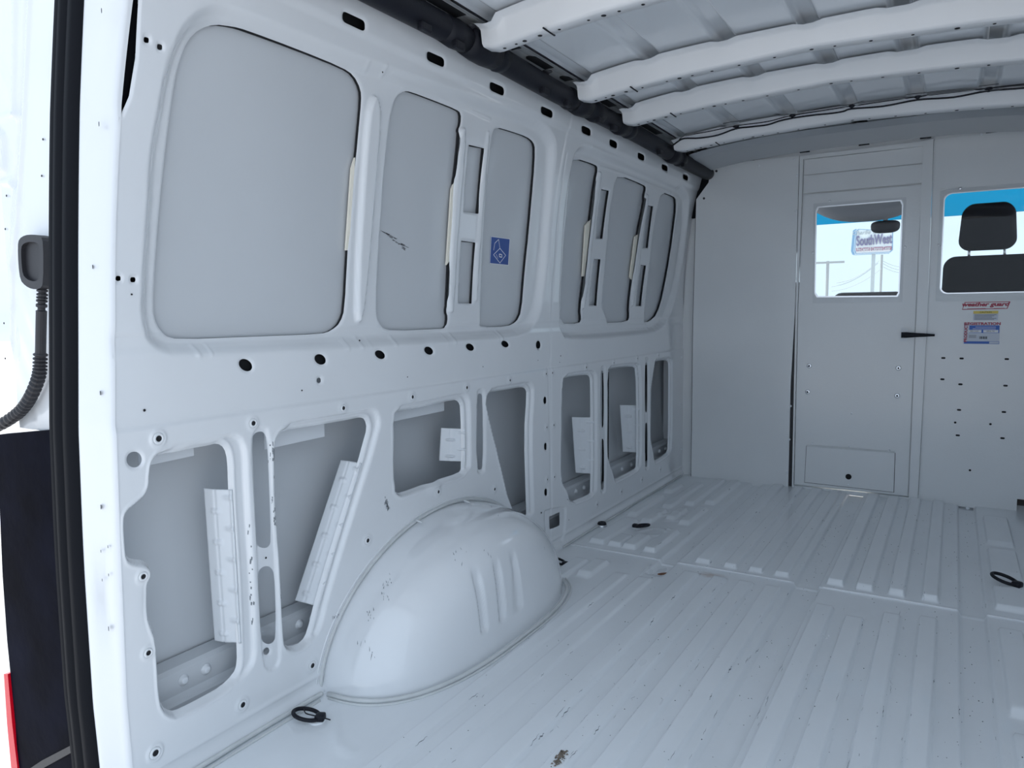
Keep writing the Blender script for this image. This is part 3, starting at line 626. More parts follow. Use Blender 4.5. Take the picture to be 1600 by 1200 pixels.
V = []; Fc = []
edges_ = [.508, .557, .609, .652, .695, .74, .781, .827, .85, .935, .948, .996, 1.035, 1.083, 1.129, 1.172, 1.222, 1.265, 1.318, 1.39, .43, .385, .343, .30]
for i in range(300):
    near_ = i < 240; x = (rng.choice(edges_) + rng.normal(0, .003)) if near_ else rng.uniform(.28, 1.5); y = rng.uniform(.95, 3.7) if i % 3 else rng.uniform(.95, 1.9)
    l = rng.uniform(.004, .05 if near_ else .02); w = rng.uniform(.00018, .0006); a = rng.normal(0, .03 if near_ else .5); k = len(V); nseg = 6
    for q in range(nseg + 1):
        t = q / nseg - .5; cx = x + t * l * math.sin(a) + .0006 * math.sin(q * 2.1); cy = y + t * l * math.cos(a); ww = w * (1 - abs(2 * t)) + .0001
        for sx_ in (-ww, ww): V.append((cx + sx_, cy, hgt(cx + sx_, cy) + .0005))
    Fc += [(k + 2 * q, k + 2 * q + 1, k + 2 * q + 3, k + 2 * q + 2) for q in range(nseg)]
o = ob('paint_scratches', mesh('paint_scratches', V, Fc), 'scratch', fl); o['kind'] = 'stuff'
# tie-down rings
def ring(px, py, ang, label, tail=0, x=None, sc_=1.0):
    p = on((px, py), 2, .012) if x is None else x
    r = empty('tiedown_ring', (p[0], p[1], hgt(p[0], p[1]))); r.rotation_euler = (0, 0, ang); r.scale = (sc_,) * 3
    tag(r, label, 'ring', 'black tie-down rings on the cargo floor')
    pts = [(.030 * math.cos(a) + .004, .021 * math.sin(a), .013 + .006 * math.cos(a)) for a in np.linspace(0, 2 * math.pi, 37)]
    me = tube_mesh('loop', pts, .0045, 10, False); ob('loop', me, 'black', r, True)
    hb = box_mesh('hinge_block', -.038, -.012, .0, -.016, .012, .016, .005, 2); ob('hinge_block', hb, 'black', r, True)
    ob('base_plate', lathe_mesh('base_plate', [(.020, 0), (.020, .002), (.017, .003)], 18), 'bracket', r, True).location = (-.02, 0, 0)
    return r
r1 = ring(482, 1117, math.radians(205), 'large black tie-down ring with loose zip tie by near foot of wheel arch', sc_=1.0)
zt = tube_mesh('zip_tie', cr([(-.055, .012, .010), (-.03, .018, .020), (0, .012, .022), (.02, -.016, .016), (.05, -.02, .003)], 6), .0014, 6); ob('zip_tie', zt, 'black', r1, True)
ring(873, 877, math.radians(180), 'black tie-down ring partly hidden behind the wheel arch', sc_=.95)
ring(1002, 822, math.radians(0), 'black tie-down ring lying on the floor between wheel arch and partition', sc_=1.0)
ring(1572, 908, math.radians(150), 'black tie-down ring at the right edge of the floor', sc_=1.25)
q = on((926, 817), 2, .01); cap = empty('floor_plug', (max(q[0], .03), q[1], hgt(max(q[0], .03), q[1]))); tag(cap, 'small black round floor plug with a chrome rim at the foot of the left wall', 'plug')
ob('plug_body', lathe_mesh('plug_body', [(.019, 0), (.019, .012), (.016, .018), (.009, .019), (.008, .014)], 18), 'black', cap, True)
ob('chrome_rim', lathe_mesh('chrome_rim', [(.0215, 0), (.022, .006), (.0195, .008)], 18), 'steel', cap, True)

# ================================================================ WHEEL ARCH
wa = empty('wheel_arch', (0, 1.735, 0)); tag(wa, 'glossy white painted sheet metal wheel arch bulging from the left wall', 'wheel arch')
NT, NZ = 300, 90; V = []
yc = 1.698; A0 = .492; B0 = .262; HH = .335
zz = np.concatenate([np.linspace(0, .24, 50), .24 + (HH - .24) * np.sin(np.linspace(0, math.pi / 2, NZ - 49)[1:])])
for z in zz:
    t = min(z / HH, 1); a = A0 * max(1 - t ** 1.9, 0) ** .5; b = (B0 * (1 - .10 * t) * max(1 - t ** 7, 0) ** .42)
    shift = .02 * t
    for th in np.linspace(0, math.pi, NT):
        c, s = math.cos(th), math.sin(th); e = 2 / (2.9 - .85 * t ** 2)
        y = yc + shift - a * math.copysign(abs(c) ** e, c); x = b * abs(s) ** e
        nx = sm(np.array((s - .5) / .4)).item()
        for k_, gy in enumerate((1.548, 1.633, 1.718)):
            w = .016; d = abs(y - gy) / w
            zt_ = min(sm(np.array((z - (.065 - .0 * k_)) / .015)).item(), sm(np.array((.245 - z) / .05)).item())
            if d < 1.6: x -= .009 * (1 - sm(np.array((d - .55) / .45)).item()) * zt_ * nx
        V.append((x - .002, y - 1.735, z))
Fc = [(i * NT + j, (i + 1) * NT + j, (i + 1) * NT + j + 1, i * NT + j + 1) for i in range(len(zz) - 1) for j in range(NT - 1)]
me = mesh('arch_shell', V, Fc); ob('arch_shell', me, 'arch', wa, True)
foot = [(V[j][0] + .012 * math.sin(math.pi * j / (NT - 1)) + .004, V[j][1] * 1.015, .004) for j in range(4, NT - 4, 8)]
me = tube_mesh('foot_flange', foot, .006, 8, True); ob('foot_flange', me, 'sealer', wa, True)
foot2 = [(p[0] + .012, p[1] * 1.02, .002) for p in foot]; ob('sealer_bead', tube_mesh('sealer_bead', foot2, .003, 8), 'sealer', wa, True)
edge = [(.006, V[i * NT][1] * 1.012, zz[i] + .006) for i in range(0, len(zz), 3)] + [(.006, V[i * NT + NT - 1][1] * 1.012, zz[i] + .006) for i in range(len(zz) - 1, -1, -3)]
ob('wall_flange', tube_mesh('wall_flange', edge, .0045, 8), 'sealer', wa, True)
edge = [(.003, p[1] * 1.022, p[2] * 1.015 + .003) for p in edge]
ob('wall_bead', tube_mesh('wall_bead', edge, .0028, 8), 'paint', wa, True)
Vn = np.array(V); VV = []; FF = []
for px, py, n, sp_r in ((607,908,9,4),(598,930,8,5),(577,960,8,4),(565,1008,3,3),(580,1025,5,3),(716,872,6,6),(757,872,3,5),(773,798,3,4),(850,842,5,8)):
    for _ in range(n):
        d = ray((px + rng.normal(0, sp_r), py + rng.normal(0, sp_r * 1.6))); d = d / np.linalg.norm(d); rel = Vn + np.array([0, 1.735, 0]) - CAM
        tt = rel @ d; dist = np.linalg.norm(rel - tt[:, None] * d, axis=1) + (tt * .15); k0 = int(np.argmin(dist)); c = Vn[k0]; l = rng.uniform(.002, .008); w = rng.uniform(.0004, .0011)
        outn = np.array([.9, (c[1] + .037) * .6, .25]); outn /= np.linalg.norm(outn); up_ = np.array([-.1, rng.normal(0, .3), 1.]); up_ -= outn * (up_ @ outn); up_ /= np.linalg.norm(up_); sd_ = np.cross(outn, up_); k = len(VV); c = c + outn * .0015
        VV += [c - up_ * l, c + sd_ * w, c + up_ * l, c - sd_ * w]; FF.append((k, k + 1, k + 2, k + 3))
o = ob('scuff_marks', mesh('scuffs', VV, FF), 'scratch', wa); o['kind'] = 'stuff'
sp_ = lathe_mesh('weld_spot', [(.011, 0), (.010, .002), (.006, .0035)], 14)
for px, py in ((655, 815), (729, 784)):
    q = on((px, py), 0, .03); o = ob('weld_spot', sp_, 'paint', wa, True, (q[0], q[1] - 1.735, q[2] - .0)); o.rotation_euler = (-.3, .2, 0)
M['paint'].name = 'white_paint'

# ================================================================ CEILING
def roofz(x): x = np.asarray(x, float); return 1.694 - .050 * np.abs((x - .894) / .76) ** 3.0
RX = [.215 + .226 * i for i in range(7)]
def ch(U, V):
    h = np.zeros_like(U)
    for r in RX: h += .022 * sm((U - r + .032) / .012) * sm((r + .032 - U) / .012)
    for r in [r + .113 for r in RX[:-1]]: pass
    return h
cxs = np.concatenate([np.arange(.190, 1.60, .005)]); cys = np.concatenate([np.arange(.70, 4.0, .03)])
ce = struct(grid_sheet('ceiling', cxs, cys, ch, None, lambda U, V, H: np.stack([U, V, roofz(U) + H], -1), 'roof'))
# flat bonded strips along each side of the roof beams
def bow(y, w, hb, dz=0, label=None):
    xs_ = np.concatenate([np.linspace(.188, .36, 14), np.linspace(.40, 1.40, 40), np.linspace(1.43, 1.612, 12)])
    V = []
    for x in xs_:
        zb = np.interp(x, [.13, .19, .22, .33, .51, .9, 1.28, 1.46, 1.57, 1.60, 1.66], [1.600, 1.596, 1.588, 1.600, 1.613, 1.628, 1.613, 1.600, 1.588, 1.596, 1.60]) + dz
        top = float(roofz(x)) - .012 if x > .25 and x < 1.54 else min(float(roofz(x)) - .008, zb + .050)
        top = max(top, zb + .02)
        zt_ = top - (.006 if min(abs(x - r) for r in RX) < .03 else 0)
        V += [(x, y - .055, zt_ + .002), (x, y - .030, zt_ - .001), (x, y - .022, zt_ - .006), (x, y - .016, zb + .007), (x, y - .010, zb + .001), (x, y - .004, zb), (x, y + .030, zb), (x, y + .037, zb + .006), (x, y + .045, zt_ - .004), (x, y + .072, zt_)]
    n = 10; Fc = [(i * n + j, (i + 1) * n + j, (i + 1) * n + j + 1, i * n + j + 1) for i in range(len(xs_) - 1) for j in range(n - 1)]
    b = ob('roof_beam', mesh('roof_beam', V, Fc), 'bow', ce, True)
    return b, (lambda x: float(np.interp(x, [.13, .19, .22, .33, .51, .9, 1.28, 1.46, 1.57, 1.60, 1.66], [1.600, 1.596, 1.588, 1.600, 1.613, 1.628, 1.613, 1.600, 1.588, 1.596, 1.60]) + dz))
bows = [bow(1.085, .06, 0), bow(1.685, .06, 0), bow(2.255, .06, 0, .002), bow(2.635, .06, 0, .006), bow(3.215, .06, 0, .014)]
for (b, zf), y in zip(bows, (1.085, 1.685, 2.255, 2.635, 3.215)):
    for x, s in ((.24, 1.0), (.275, .8), (.30, 1.3), (.345, 1.3), (.40, .8), (.48, .8), (.52, 1.4), (.56, .9), (.62, 1), (.70, .9), (.80, .9), (.90, 1.2), (.96, .8), (1.05, 1), (1.15, .9), (1.25, 1.4), (1.33, .9), (1.42, 1), (1.50, .9)):
        o = ob('drilled_hole', dot, None, b, False, (x, y + .012, zf(x) - .0004)); o.rotation_euler = (math.pi, 0, 0); o.scale = (s * 1.4, s * 1.4, 1)
    ob('splice_seam', box_mesh('splice_seam', .372, y - .025, zf(.37) - .0015, .376, y + .037, zf(.37) + .0010), 'dark', b)
# side rail above the duct, with long slots
rl = empty('trim_2', (0, 0, 0)); rl['kind'] = 'structure'
prof_r = [(.088, 1.600), (.090, 1.63), (.100, 1.655), (.118, 1.668), (.150, 1.668), (.180, 1.660), (.205, 1.650)]
sweep('roof_rail', prof_r, .70, 3.95, 'paint', rl, 2, False)
for a, b in ((.95, 1.03), (1.14, 1.62), (1.76, 1.90), (1.98, 2.10), (2.20, 2.24), (2.34, 2.60), (2.72, 2.80), (2.90, 3.10), (3.32, 3.52), (3.62, 3.80)):
    me = box_mesh('rail_slot', .140, a, 1.664, .176, b, 1.672, .003, 2); o = ob('rail_slot', me, 'dark', rl); me.transform(Matrix.Translation((0, 0, -.0035)))
cl_ = lathe_mesh('clip', [(.016, 0), (.016, .003), (.008, .006), (.005, .010)], 14)
for px, py in ((735, 41), (855, 111), (656, 0)):
    q = on((px, py), 2, 1.648); o = ob('round_clip', cl_, 'boot', rl, True, (q[0], q[1], q[2])); o.rotation_euler = (math.pi, 0, 0)

# black cable duct tube along the roof rail
du = empty('roof_duct', (.140, 2.4, 1.617)); tag(du, 'long black plastic duct tube running along the top of the left wall', 'duct')
def dr(name, y0, y1, r, m='black', dx=0, dz=0, sq=1):
    n = max(3, int((y1 - y0) / .03)); pts = [(dx, y - 2.4, dz + .003 * math.sin(y * 5)) for y in np.linspace(y0, y1, n)]
    rr = [r * (.9 if i in (0, n - 1) else 1) for i in range(n)]
    return ob(name, tube_mesh(name, pts, rr, 18, True, sq), m, du, True)
dr('duct_tube', .60, 3.90, .033)
for y0, y1, r in ((.98, 1.16, .040), (1.56, 1.66, .037), (1.66, 1.80, .041), (1.80, 1.845, .0375), (2.24, 2.30, .037), (2.30, 2.40, .040), (2.42, 2.52, .037), (2.66, 2.74, .039), (2.76, 2.82, .036), (3.26, 3.36, .040), (3.38, 3.46, .036)): dr('duct_coupling', y0, y1, r)
for y in (1.20, 1.46, 1.60, 2.06, 2.22, 2.47, 2.60, 3.1, 3.42): ob('duct_clip', box_mesh('duct_clip', .012, y - 2.4 - .02, -.044, .030, y - 2.4 + .02, -.024, .004), 'black', du)

# wiring on the last roof beam
wr = empty('roof_wiring', (.9, 3.17, 1.65)); tag(wr, 'thin black wiring clipped along the roof beam nearest the partition', 'wire')
def wy(px, py): return tuple(np.array(on((px, py), 1, 3.165)) - np.array([.9, 3.17, 1.65]))
w1 = [(1048,230),(1058,222),(1069,216.5),(1094,215.6),(1122,211),(1150,201),(1175,198),(1199,195),(1218,189),(1238,184.7),(1270,180),(1300,177),(1318,174),(1331,170),(1380,166),(1434,156),(1490,152),(1544,142),(1600,137.5),(1660,130)]
w2 = [(1040,232),(1058,222),(1069,213),(1110,205),(1150,196.5),(1199,190),(1240,180),(1331,166),(1434,151),(1544,138),(1620,129)]
w3 = [(1069,210),(1090,202),(1135,192),(1160,188),(1200,179),(1240,178),(1300,166),(1331,163),(1370,152),(1434,146),(1544,133),(1620,124)]
ob('main_wire', tube_mesh('main_wire', cr([wy(*p) for p in w1], 4), .0034, 6), 'black', wr, True)
ob('thin_wire', tube_mesh('thin_wire', cr([wy(*p) for p in w2], 4), .0020, 6), 'black', wr, True)
ob('thin_wire', tube_mesh('thin_wire', cr([wy(*p) for p in w3], 4), .0011, 6), 'boot', wr, True)
for p in ((1150,199),(1238,182),(1331,167),(1434,153),(1545,140)):
    q = wy(*p); me = lathe_mesh('wire_clip', [(.012, 0), (.013, .005), (.005, .008), (.005, .014)], 10); o = ob('wire_clip', me, 'black', wr, True, (q[0], q[1], q[2] + .006)); o.rotation_euler = (math.pi, 0, 0)
# header over the partition
hd = struct(sweep('trim_3', [(0, 0)], 0, 1, 'roof', None, 2)); bpy.data.objects.remove(hd)
V = []; xs_ = np.linspace(.10, 1.70, 40)
for x in xs_:
    zt_ = float(roofz(x)); zp = 1.672 - .02 * abs((x - .894) / .8) ** 2.5
    V += [(x, 3.50, zt_ - .004), (x, 3.56, zt_ - .020), (x, 3.84, zt_ - .026), (x, 3.87, min(zp + .012, zt_ - .012)), (x, 3.93, min(zp + .010, zt_ - .012)), (x, 3.95, zp - .01)]
hd = struct(ob('trim_3', mesh('trim_3', V, [(i * 6 + j, (i + 1) * 6 + j, (i + 1) * 6 + j + 1, i * 6 + j + 1) for i in range(39) for j in range(5)]), 'header', None, False))
for x in (.36, .62, .88, 1.13, 1.38):
    ob('header_slot', box_mesh('header_slot', x - .022, 3.845, 1.666 - .03 * abs((x - .894) / .8) ** 2.5, x + .022, 3.862, 1.672 - .03 * abs((x - .894) / .8) ** 2.5), 'dark', hd)

# ================================================================ PARTITION
pt = empty('partition', (.9, YP, 0)); tag(pt, 'grey sheet metal partition with a door and two clear windows across the van', 'partition')
def pk(name, me, m, par=pt, smooth=False, base=(.9, YP, 0)):
    me.transform(Matrix.Translation((-base[0], -base[1], -base[2]))); return ob(name, me, m, par, smooth)
def PP(pts, y=YP): return np.array([PX(p, y) for p in pts])
side = PP([(1081,748),(1232,765.5),(1236,600),(1243,480),(1249.5,243.5),(1113,258),(1108,286),(1089,312),(1084,500)])
pk('side_panel', plate_mesh('side_panel', side, [], fy(YP - .012), .014), 'partition')
pk('edge_shade', plate_mesh('edge_shade', PP([(1080.2,748),(1082,748),(1085,500),(1090,312),(1088.2,312),(1083.2,500)]), [], fy(YP - .0105), .030), 'boot')  # dark strip stands in for the shadow line along the panel edge
pk('side_flange', plate_mesh('side_flange', PP([(1060,742),(1078,745),(1078,726),(1082,727),(1084,500),(1090,312),(1104,288),(1102,278),(1087,310),(1070,420),(1064,500),(1060,620)]), [], fy(YP + .026), .003), 'partition')
top_l = [(1113,258),(1250,243.5)]
pk('top_flange', plate_mesh('top_flange', PP([(1113,258),(1180,250.5),(1251,243),(1330,234),(1459,218),(1600,200.5),(1600,194),(1459,211),(1330,227),(1250,236),(1180,244),(1113,251)]), [], fy(YP + .002), .003), 'partition')
# door frame and door
frame_o = PP([(1238,762),(1244,480),(1250.5,244),(1330,235),(1459,218.5),(1449,500),(1434,785)])
frame_i = PP([(1240.5,757.5),(1420,776),(1432.5,480),(1442.5,229),(1256,249.5),(1247,480)])
pk('door_frame', plate_mesh('door_frame', frame_o, [frame_i], fy(YP - .014), .018), 'partition')
pk('gap_blocker', plate_mesh('gap_blocker', PP([(1232,762),(1236,560),(1240,441),(1249,441),(1250,395),(1243,395),(1247,243),(1455,219),(1446,500),(1431,784)]), [PP([(1252,750),(1412,768),(1424,480),(1430,300),(1264,315),(1257,480)])], fy(YP + .005), .004), 'partition')  # backing frame added to keep sky light out of the door gaps
pk('gap_shade', plate_mesh('gap_shade', PP([(1231,762),(1235,560),(1240,441),(1243.5,441),(1241,560),(1237,762)]), [], fy(YP + .0035), .001), 'boot')  # dark strips stand in for shade in the gap left of the door
pk('gap_shade', plate_mesh('gap_shade', PP([(1242.5,395),(1246,248),(1250,248),(1246.5,395)]), [], fy(YP + .0035), .001), 'boot')
pk('frame_post', plate_mesh('frame_post', PP([(1420.5,777),(1432.8,480),(1443.5,221),(1459,218.5),(1449,500),(1434,785),(1421,783)]), [], fy(YP - .026), .012), 'partition')
pk('header_panel', plate_mesh('header_panel', PP([(1257,251),(1443,229),(1442,255),(1256.5,274)]), [], fy(YP - .004), .004), 'partition')
pk('header_panel', plate_mesh('header_panel', PP([(1256.5,275),(1442,256.5),(1441.5,286),(1256,302.5)]), [], fy(YP - .0075), .006), 'partition')
dout = PP([(1242,756),(1418.5,774.5),(1431,480),(1440.5,289),(1256.5,305),(1248,480)])
win_o = PP([(1273,470),(1408,468),(1414,311),(1273,321)])
oi = PP([(1279,324),(1408,313.5),(1411,320),(1405,458),(1402,463),(1278,464),(1274,458),(1276,330)])
dr_ = pk('door', plate_mesh('door', dout, [oi], fy(YP - .010), .006), 'partition')
lip_o = PP([(1241.5,757),(1419.5,775.5),(1432,480),(1441.5,287.5),(1256,303.5),(1247.5,480)]); lip_i = PP([(1245.5,752),(1415,769),(1427,480),(1436.5,293),(1259.5,308.5),(1251.5,480)])
pk('pane', plate_mesh('pane', win_o, [], fy(YP - .0135), .003), 'acrylic', dr_)['label'] = 'clear acrylic window pane'
fo = PP([(1270.5,474),(1410,472),(1416.5,308.5),(1271.5,318.5)])
pk('window_frame', plate_mesh('window_frame', fo, [oi], fy(YP - .012), .0018), mat('milled_frame', (.70, .72, .74), .22, coat=.6), dr_)
oic = oi.mean(0); pk('gasket', plate_mesh('gasket', oic + (oi - oic) * 1.012, [oic + (oi - oic) * .982], fy(YP - .0165), .003), 'steel', dr_)
kick = rrect(*PP([(1258.5,753)])[0], *PP([(1398,707)])[0], .004)
k1 = PP([(1261,696.5),(1398.5,707),(1396.5,768),(1258,752.5)])
pk('access_flap', plate_mesh('access_flap', k1, [], fy(YP - .0135), .003), 'partition', dr_)
pk('flap_hinge', plate_mesh('flap_hinge', PP([(1261,694),(1398.5,705),(1398.4,707.5),(1261,697)]), [], fy(YP - .0155), .003), 'sealer', dr_)
pk('flap_gap', plate_mesh('flap_gap', PP([(1260.3,696),(1399.3,707),(1397.3,768.8),(1257.3,753.2)]), [], fy(YP - .0112), .0008), 'dark', dr_)
def disc(px, py, r, m, name, par, y=YP - .011, t=.003):
    x, z = PX((px, py)); me = lathe_mesh(name, [(r, 0), (r, t * .7), (r * .7, t)], 14); me.transform(Matrix.Rotation(math.pi / 2, 4, 'X')); me.transform(Matrix.Translation((x, y, z)))
    return pk(name, me, m, par, True)
disc(1326.3, 744, .014, 'dark', 'flap_hole', dr_, YP - .0135, .001)
for p in ((1265,571.5),(1404,575),(1262.5,612),(1402,618)):
    disc(*p, .0115, 'steel', 'screw', dr_, YP - .010, .003); disc(*p, .0045, 'dark', 'screw_recess', dr_, YP - .0130, .0006)
for p in ((1270,692),(1328,697),(1389.5,703),(1331,645.5),(1326,757),(1297,314.5),(1414.3,386),(1270.5,395)): disc(*p, .005, 'steel' if p[1] < 400 else 'bracket', 'rivet', dr_, YP - .012)
for p in ((1135,267),(1187,259),(1242,250),(1533,211),(1120.5,268),(1101,310.5),(1246,275),(1245,330),(1244,384),(1236,634),(1234,686),(1231,737),(1090,749),(1147,757),(1065,558),(1065,631),(1065,701)):
    disc(*p, .006, 'boot' if p[1] < 320 and p[0] < 1130 and p != (1135,267) else 'bracket', 'screw', pt, YP - .012)
for p in ((1437,640),(1430,762),(1442,516),(1447,389)): disc(*p, .005, 'boot', 'screw', pt, YP - .014)
# lever handle
hx, hz = PX((1413, 523)); 
hm = empty('handle', (0, 0, 0)); 
bpy.data.objects.remove(hm)
prof_h = [(0, .013), (.02, .0135), (.06, .010), (.10, .0075), (.135, .005)]
me = tube_mesh('handle', [(hx - .010 + a, YP - .045, hz) for a, b in prof_h], [b for a, b in prof_h], 14); bm = bmesh.new(); bm.from_mesh(me); bm.to_mesh(me); bm.free()
h_ = pk('handle', me, 'black', dr_, True); h_['label'] = 'black lever handle'
me = tube_mesh('spindle', [(hx, YP - .05, hz), (hx, YP - .006, hz)], .009, 12); pk('spindle', me, 'black', dr_, True)
me = plate_mesh('escutcheon', rrect(hx - .016, hz - .032, hx + .016, hz + .032, .012), [], fy(YP - .0135), .003); pk('escutcheon', me, 'bracket', dr_)
# right panel with its window
XR = 1.775
def Pz(px, py): return PX((px, py))[1]
rp = np.array([PX((1434.5,784.5)), PX((1588,800)), (PX((1588,800))[0], .055), (XR, .05), (XR + .0, 1.30), (1.73, 1.56), (1.64, 1.62), PX((1600,200.5)), PX((1459.5,218.5)), PX((1449,500))])
wx0, wz1 = PX((1479, 303)); wz0 = PX((1477, 458))[1]
ro = rrect(wx0 - .008, wz0 - .002, 1.70, wz1, .03, 5)
pk('right_panel', plate_mesh('right_panel', rp, [ro], fy(YP - .004), .004), 'partition')
ro2 = rrect(wx0 - .024, wz0 - .036, 1.72, wz1 + .02, .004, 2)
pk('pane', plate_mesh('pane', ro2, [], fy(YP - .0085), .003), 'acrylic')['label'] = 'clear acrylic window pane of the right panel'
pk('window_frame', plate_mesh('window_frame', rrect(wx0 - .024, wz0 - .036, 1.72, wz1 + .02, .004, 2), [ro], fy(YP - .006), .0018), bpy.data.materials['milled_frame'])
roc = ro.mean(0); pk('gasket', plate_mesh('gasket', roc + (ro - roc) * 1.008, [roc + (ro - roc) * .988], fy(YP - .0115), .003), 'steel')
disc(1500.5, 295, .006, 'steel', 'screw', pt, YP - .009); disc(1467.5, 383, .006, 'white', 'screw', pt, YP - .009)
for a, b in ((1474,559.3),(1502.5,560),(1573,561),(1472.5,592.5),(1500.7,600.3),(1571,602.5),(1498.5,640.3),(1568.5,643.6),(1496.5,680),(1566.3,684.5)):
    x, z = PX((a, b)); pk('slot_hole', plate_mesh('slot_hole', rrect(x - .0085, z - .0042, x + .0085, z + .0042, .004), [], fy(YP - .0047), .0008), 'dark')
for a, b in ((1492.5,660),(1547.5,662.5),(1515.5,734.5)):
    disc(a, b, .005, 'dark', 'slot_hole', pt, YP - .004, .001)
for a, b in ((1448,785),(1512,793),(1568,798)): disc(a, b - 1, .008, 'bracket', 'screw', pt, YP - .02)
# stickers
def text(body, size, loc, m, parent, rot=(math.pi / 2, 0, 0), sx=1, sy=1, fit=None, shear=0, ext=.0002, name='lettering', align='CENTER', bold=0):
    c = bpy.data.curves.new(name, 'FONT'); c.body = body; c.size = size; c.align_x = align; c.align_y = 'CENTER'; c.extrude = ext; c.shear = shear; c.offset = bold; c.resolution_u = 3
    o = bpy.data.objects.new(name, c); COL.objects.link(o); dg = bpy.context.evaluated_depsgraph_get(); me = bpy.data.meshes.new_from_object(o.evaluated_get(dg)); bpy.data.objects.remove(o)
    if fit:
        X = [v.co.x for v in me.vertices]; Y_ = [v.co.y for v in me.vertices]; sx = fit[0] / (max(X) - min(X)); sy = fit[1] / (max(Y_) - min(Y_))
        me.transform(Matrix.Translation((-(max(X) + min(X)) / 2, -(max(Y_) + min(Y_)) / 2, 0)))
    me.transform(Matrix.Diagonal((sx, sy, 1, 1))); me.materials.clear(); me.materials.append(M[m])
    o = bpy.data.objects.new(name, me); COL.objects.link(o); o.rotation_euler = rot; o.location = loc; o.parent = parent; return o
def bbox(pts): P = PP(pts); return P[:, 0].min(), P[:, 1].min(), P[:, 0].max(), P[:, 1].max()
ys_ = YP - .0052
def frame_line(name, x0, z0, x1, z1, w, m, par, y): return ob(name, plate_mesh(name, [(x0, z0), (x1, z0), (x1, z1), (x0, z1)], [[(x0 + w, z0 + w), (x1 - w, z0 + w), (x1 - w, z1 - w), (x0 + w, z1 - w)]], fy(y), .0003), m, par)
# 1: red outlined slanted badge
P = PP([(1503,484),(1574,482.5),(1578.5,471),(1507.5,472)]); s1 = ob('brand_sticker', plate_mesh('brand_sticker', P, [], fy(ys_), .0005), 'partition'); tag(s1, 'grey slanted sticker with red outline and red italic lettering under the right window', 'sticker')
Pc = P.mean(0); ob('outline', plate_mesh('outline', P, [Pc + (P - Pc) * np.array([.965, .82])], fy(ys_ - .0004), .0004), 'redprint', s1)
text('weather guard', .030, (Pc[0], ys_ - .0006, Pc[1] + .003), 'redprint', s1, fit=(.180, .024), shear=.25, bold=.0014)
ob('fine_line', box_mesh('fine_line', Pc[0] - .07, ys_ - .0007, Pc[1] - .0135, Pc[0] + .0, ys_ - .0003, Pc[1] - .0120), 'redprint', s1); ob('fine_line', box_mesh('fine_line', Pc[0] + .03, ys_ - .0007, Pc[1] - .0135, Pc[0] + .07, ys_ - .0003, Pc[1] - .0120), 'redprint', s1)
# 2: yellow and white caution label
x0, z0, x1, z1 = bbox([(1521,486),(1559.5,486),(1559,500.5),(1521,500.5)])
s2 = ob('caution_label', box_mesh('caution_label', x0, ys_, z0, x1, ys_ + .0006, z1), 'label'); tag(s2, 'small white label with a yellow heading bar above the blue registration sticker', 'sticker')
ob('heading_bar', box_mesh('heading_bar', x0, ys_ - .0004, z1 - .012, x1, ys_, z1), 'yellow', s2)
text('CAUTION', .010, ((x0 + x1) / 2, ys_ - .0006, z1 - .006), 'dark', s2)
for i in range(5): ob('fine_line', box_mesh('fine_line', x0 + .005, ys_ - .0003, z1 - .018 - i * .0052, x1 - .006 - (i % 3) * .008, ys_, z1 - .0165 - i * .0052), 'boot', s2)
# 3: registration sticker
x0, z0, x1, z1 = bbox([(1506,504),(1562,504),(1561,538),(1506,537)])
s3 = ob('registration_sticker', box_mesh('registration_sticker', x0, ys_, z0, x1, ys_ + .0006, z1), 'label'); tag(s3, 'white and blue product registration sticker with red lettering on the right partition panel', 'sticker')
W3 = x1 - x0; H3_ = z1 - z0
ob('blue_block', box_mesh('blue_block', x0 + .022, ys_ - .0004, z0 + H3_ * .52, x1 - .002, ys_, z1 - .013), 'blueprint', s3)
for a, b in ((.13, .50), (.55, .96)): ob('form_box', box_mesh('form_box', x0 + W3 * a, ys_ - .0008, z0 + H3_ * .54, x0 + W3 * b, ys_ - .0004, z0 + H3_ * .66), 'white', s3)
text('MFG CODE', .008, (x0 + W3 * .30, ys_ - .001, z0 + H3_ * .60), 'dark', s3, sx=.8); text('SERIAL NO', .008, (x0 + W3 * .75, ys_ - .001, z0 + H3_ * .60), 'dark', s3, sx=.8)
text('REGISTRATION', .0215, ((x0 + x1) / 2 + .002, ys_ - .0006, z1 - .005), 'redprint', s3, fit=(W3, .0125), bold=.0009)
text('PRODUCT', .0215, (x0 + .009, ys_ - .0006, z0 + H3_ * .52), 'redprint', s3, rot=(math.pi / 2, -math.pi / 2, 0), fit=(H3_ * .86, .0125), bold=.0009)
for i in range(2): ob('fine_line', box_mesh('fine_line', x0 + .045 - i * .01, ys_ - .0008, z0 + H3_ * (.78 - i * .08), x1 - .015, ys_ - .0004, z0 + H3_ * (.80 - i * .08)), 'white', s3)
for i in range(3): ob('fine_line', box_mesh('fine_line', x0 + .022, ys_ - .0004, z0 + H3_ * (.40 - i * .05), x0 + .05, ys_, z0 + H3_ * (.415 - i * .05)), 'boot', s3)
for i in range(9): ob('bar', box_mesh('bar', x0 + W3 * .45 + i * .0034, ys_ - .0004, z0 + H3_ * .24, x0 + W3 * .45 + i * .0034 + (.0022 if i % 3 else .0012), ys_, z0 + H3_ * .36), 'dark', s3)
ob('blue_stripe', box_mesh('blue_stripe', x0 + .004, ys_ - .0004, z0 + H3_ * .02, x0 + W3 * .72, ys_, z0 + H3_ * .13), 'blueprint', s3)
frame_line('outline', x0 + W3 * .72, z0 + H3_ * .02, x1, z0 + H3_ * .13, .0012, 'blueprint', s3, ys_ - .0004)
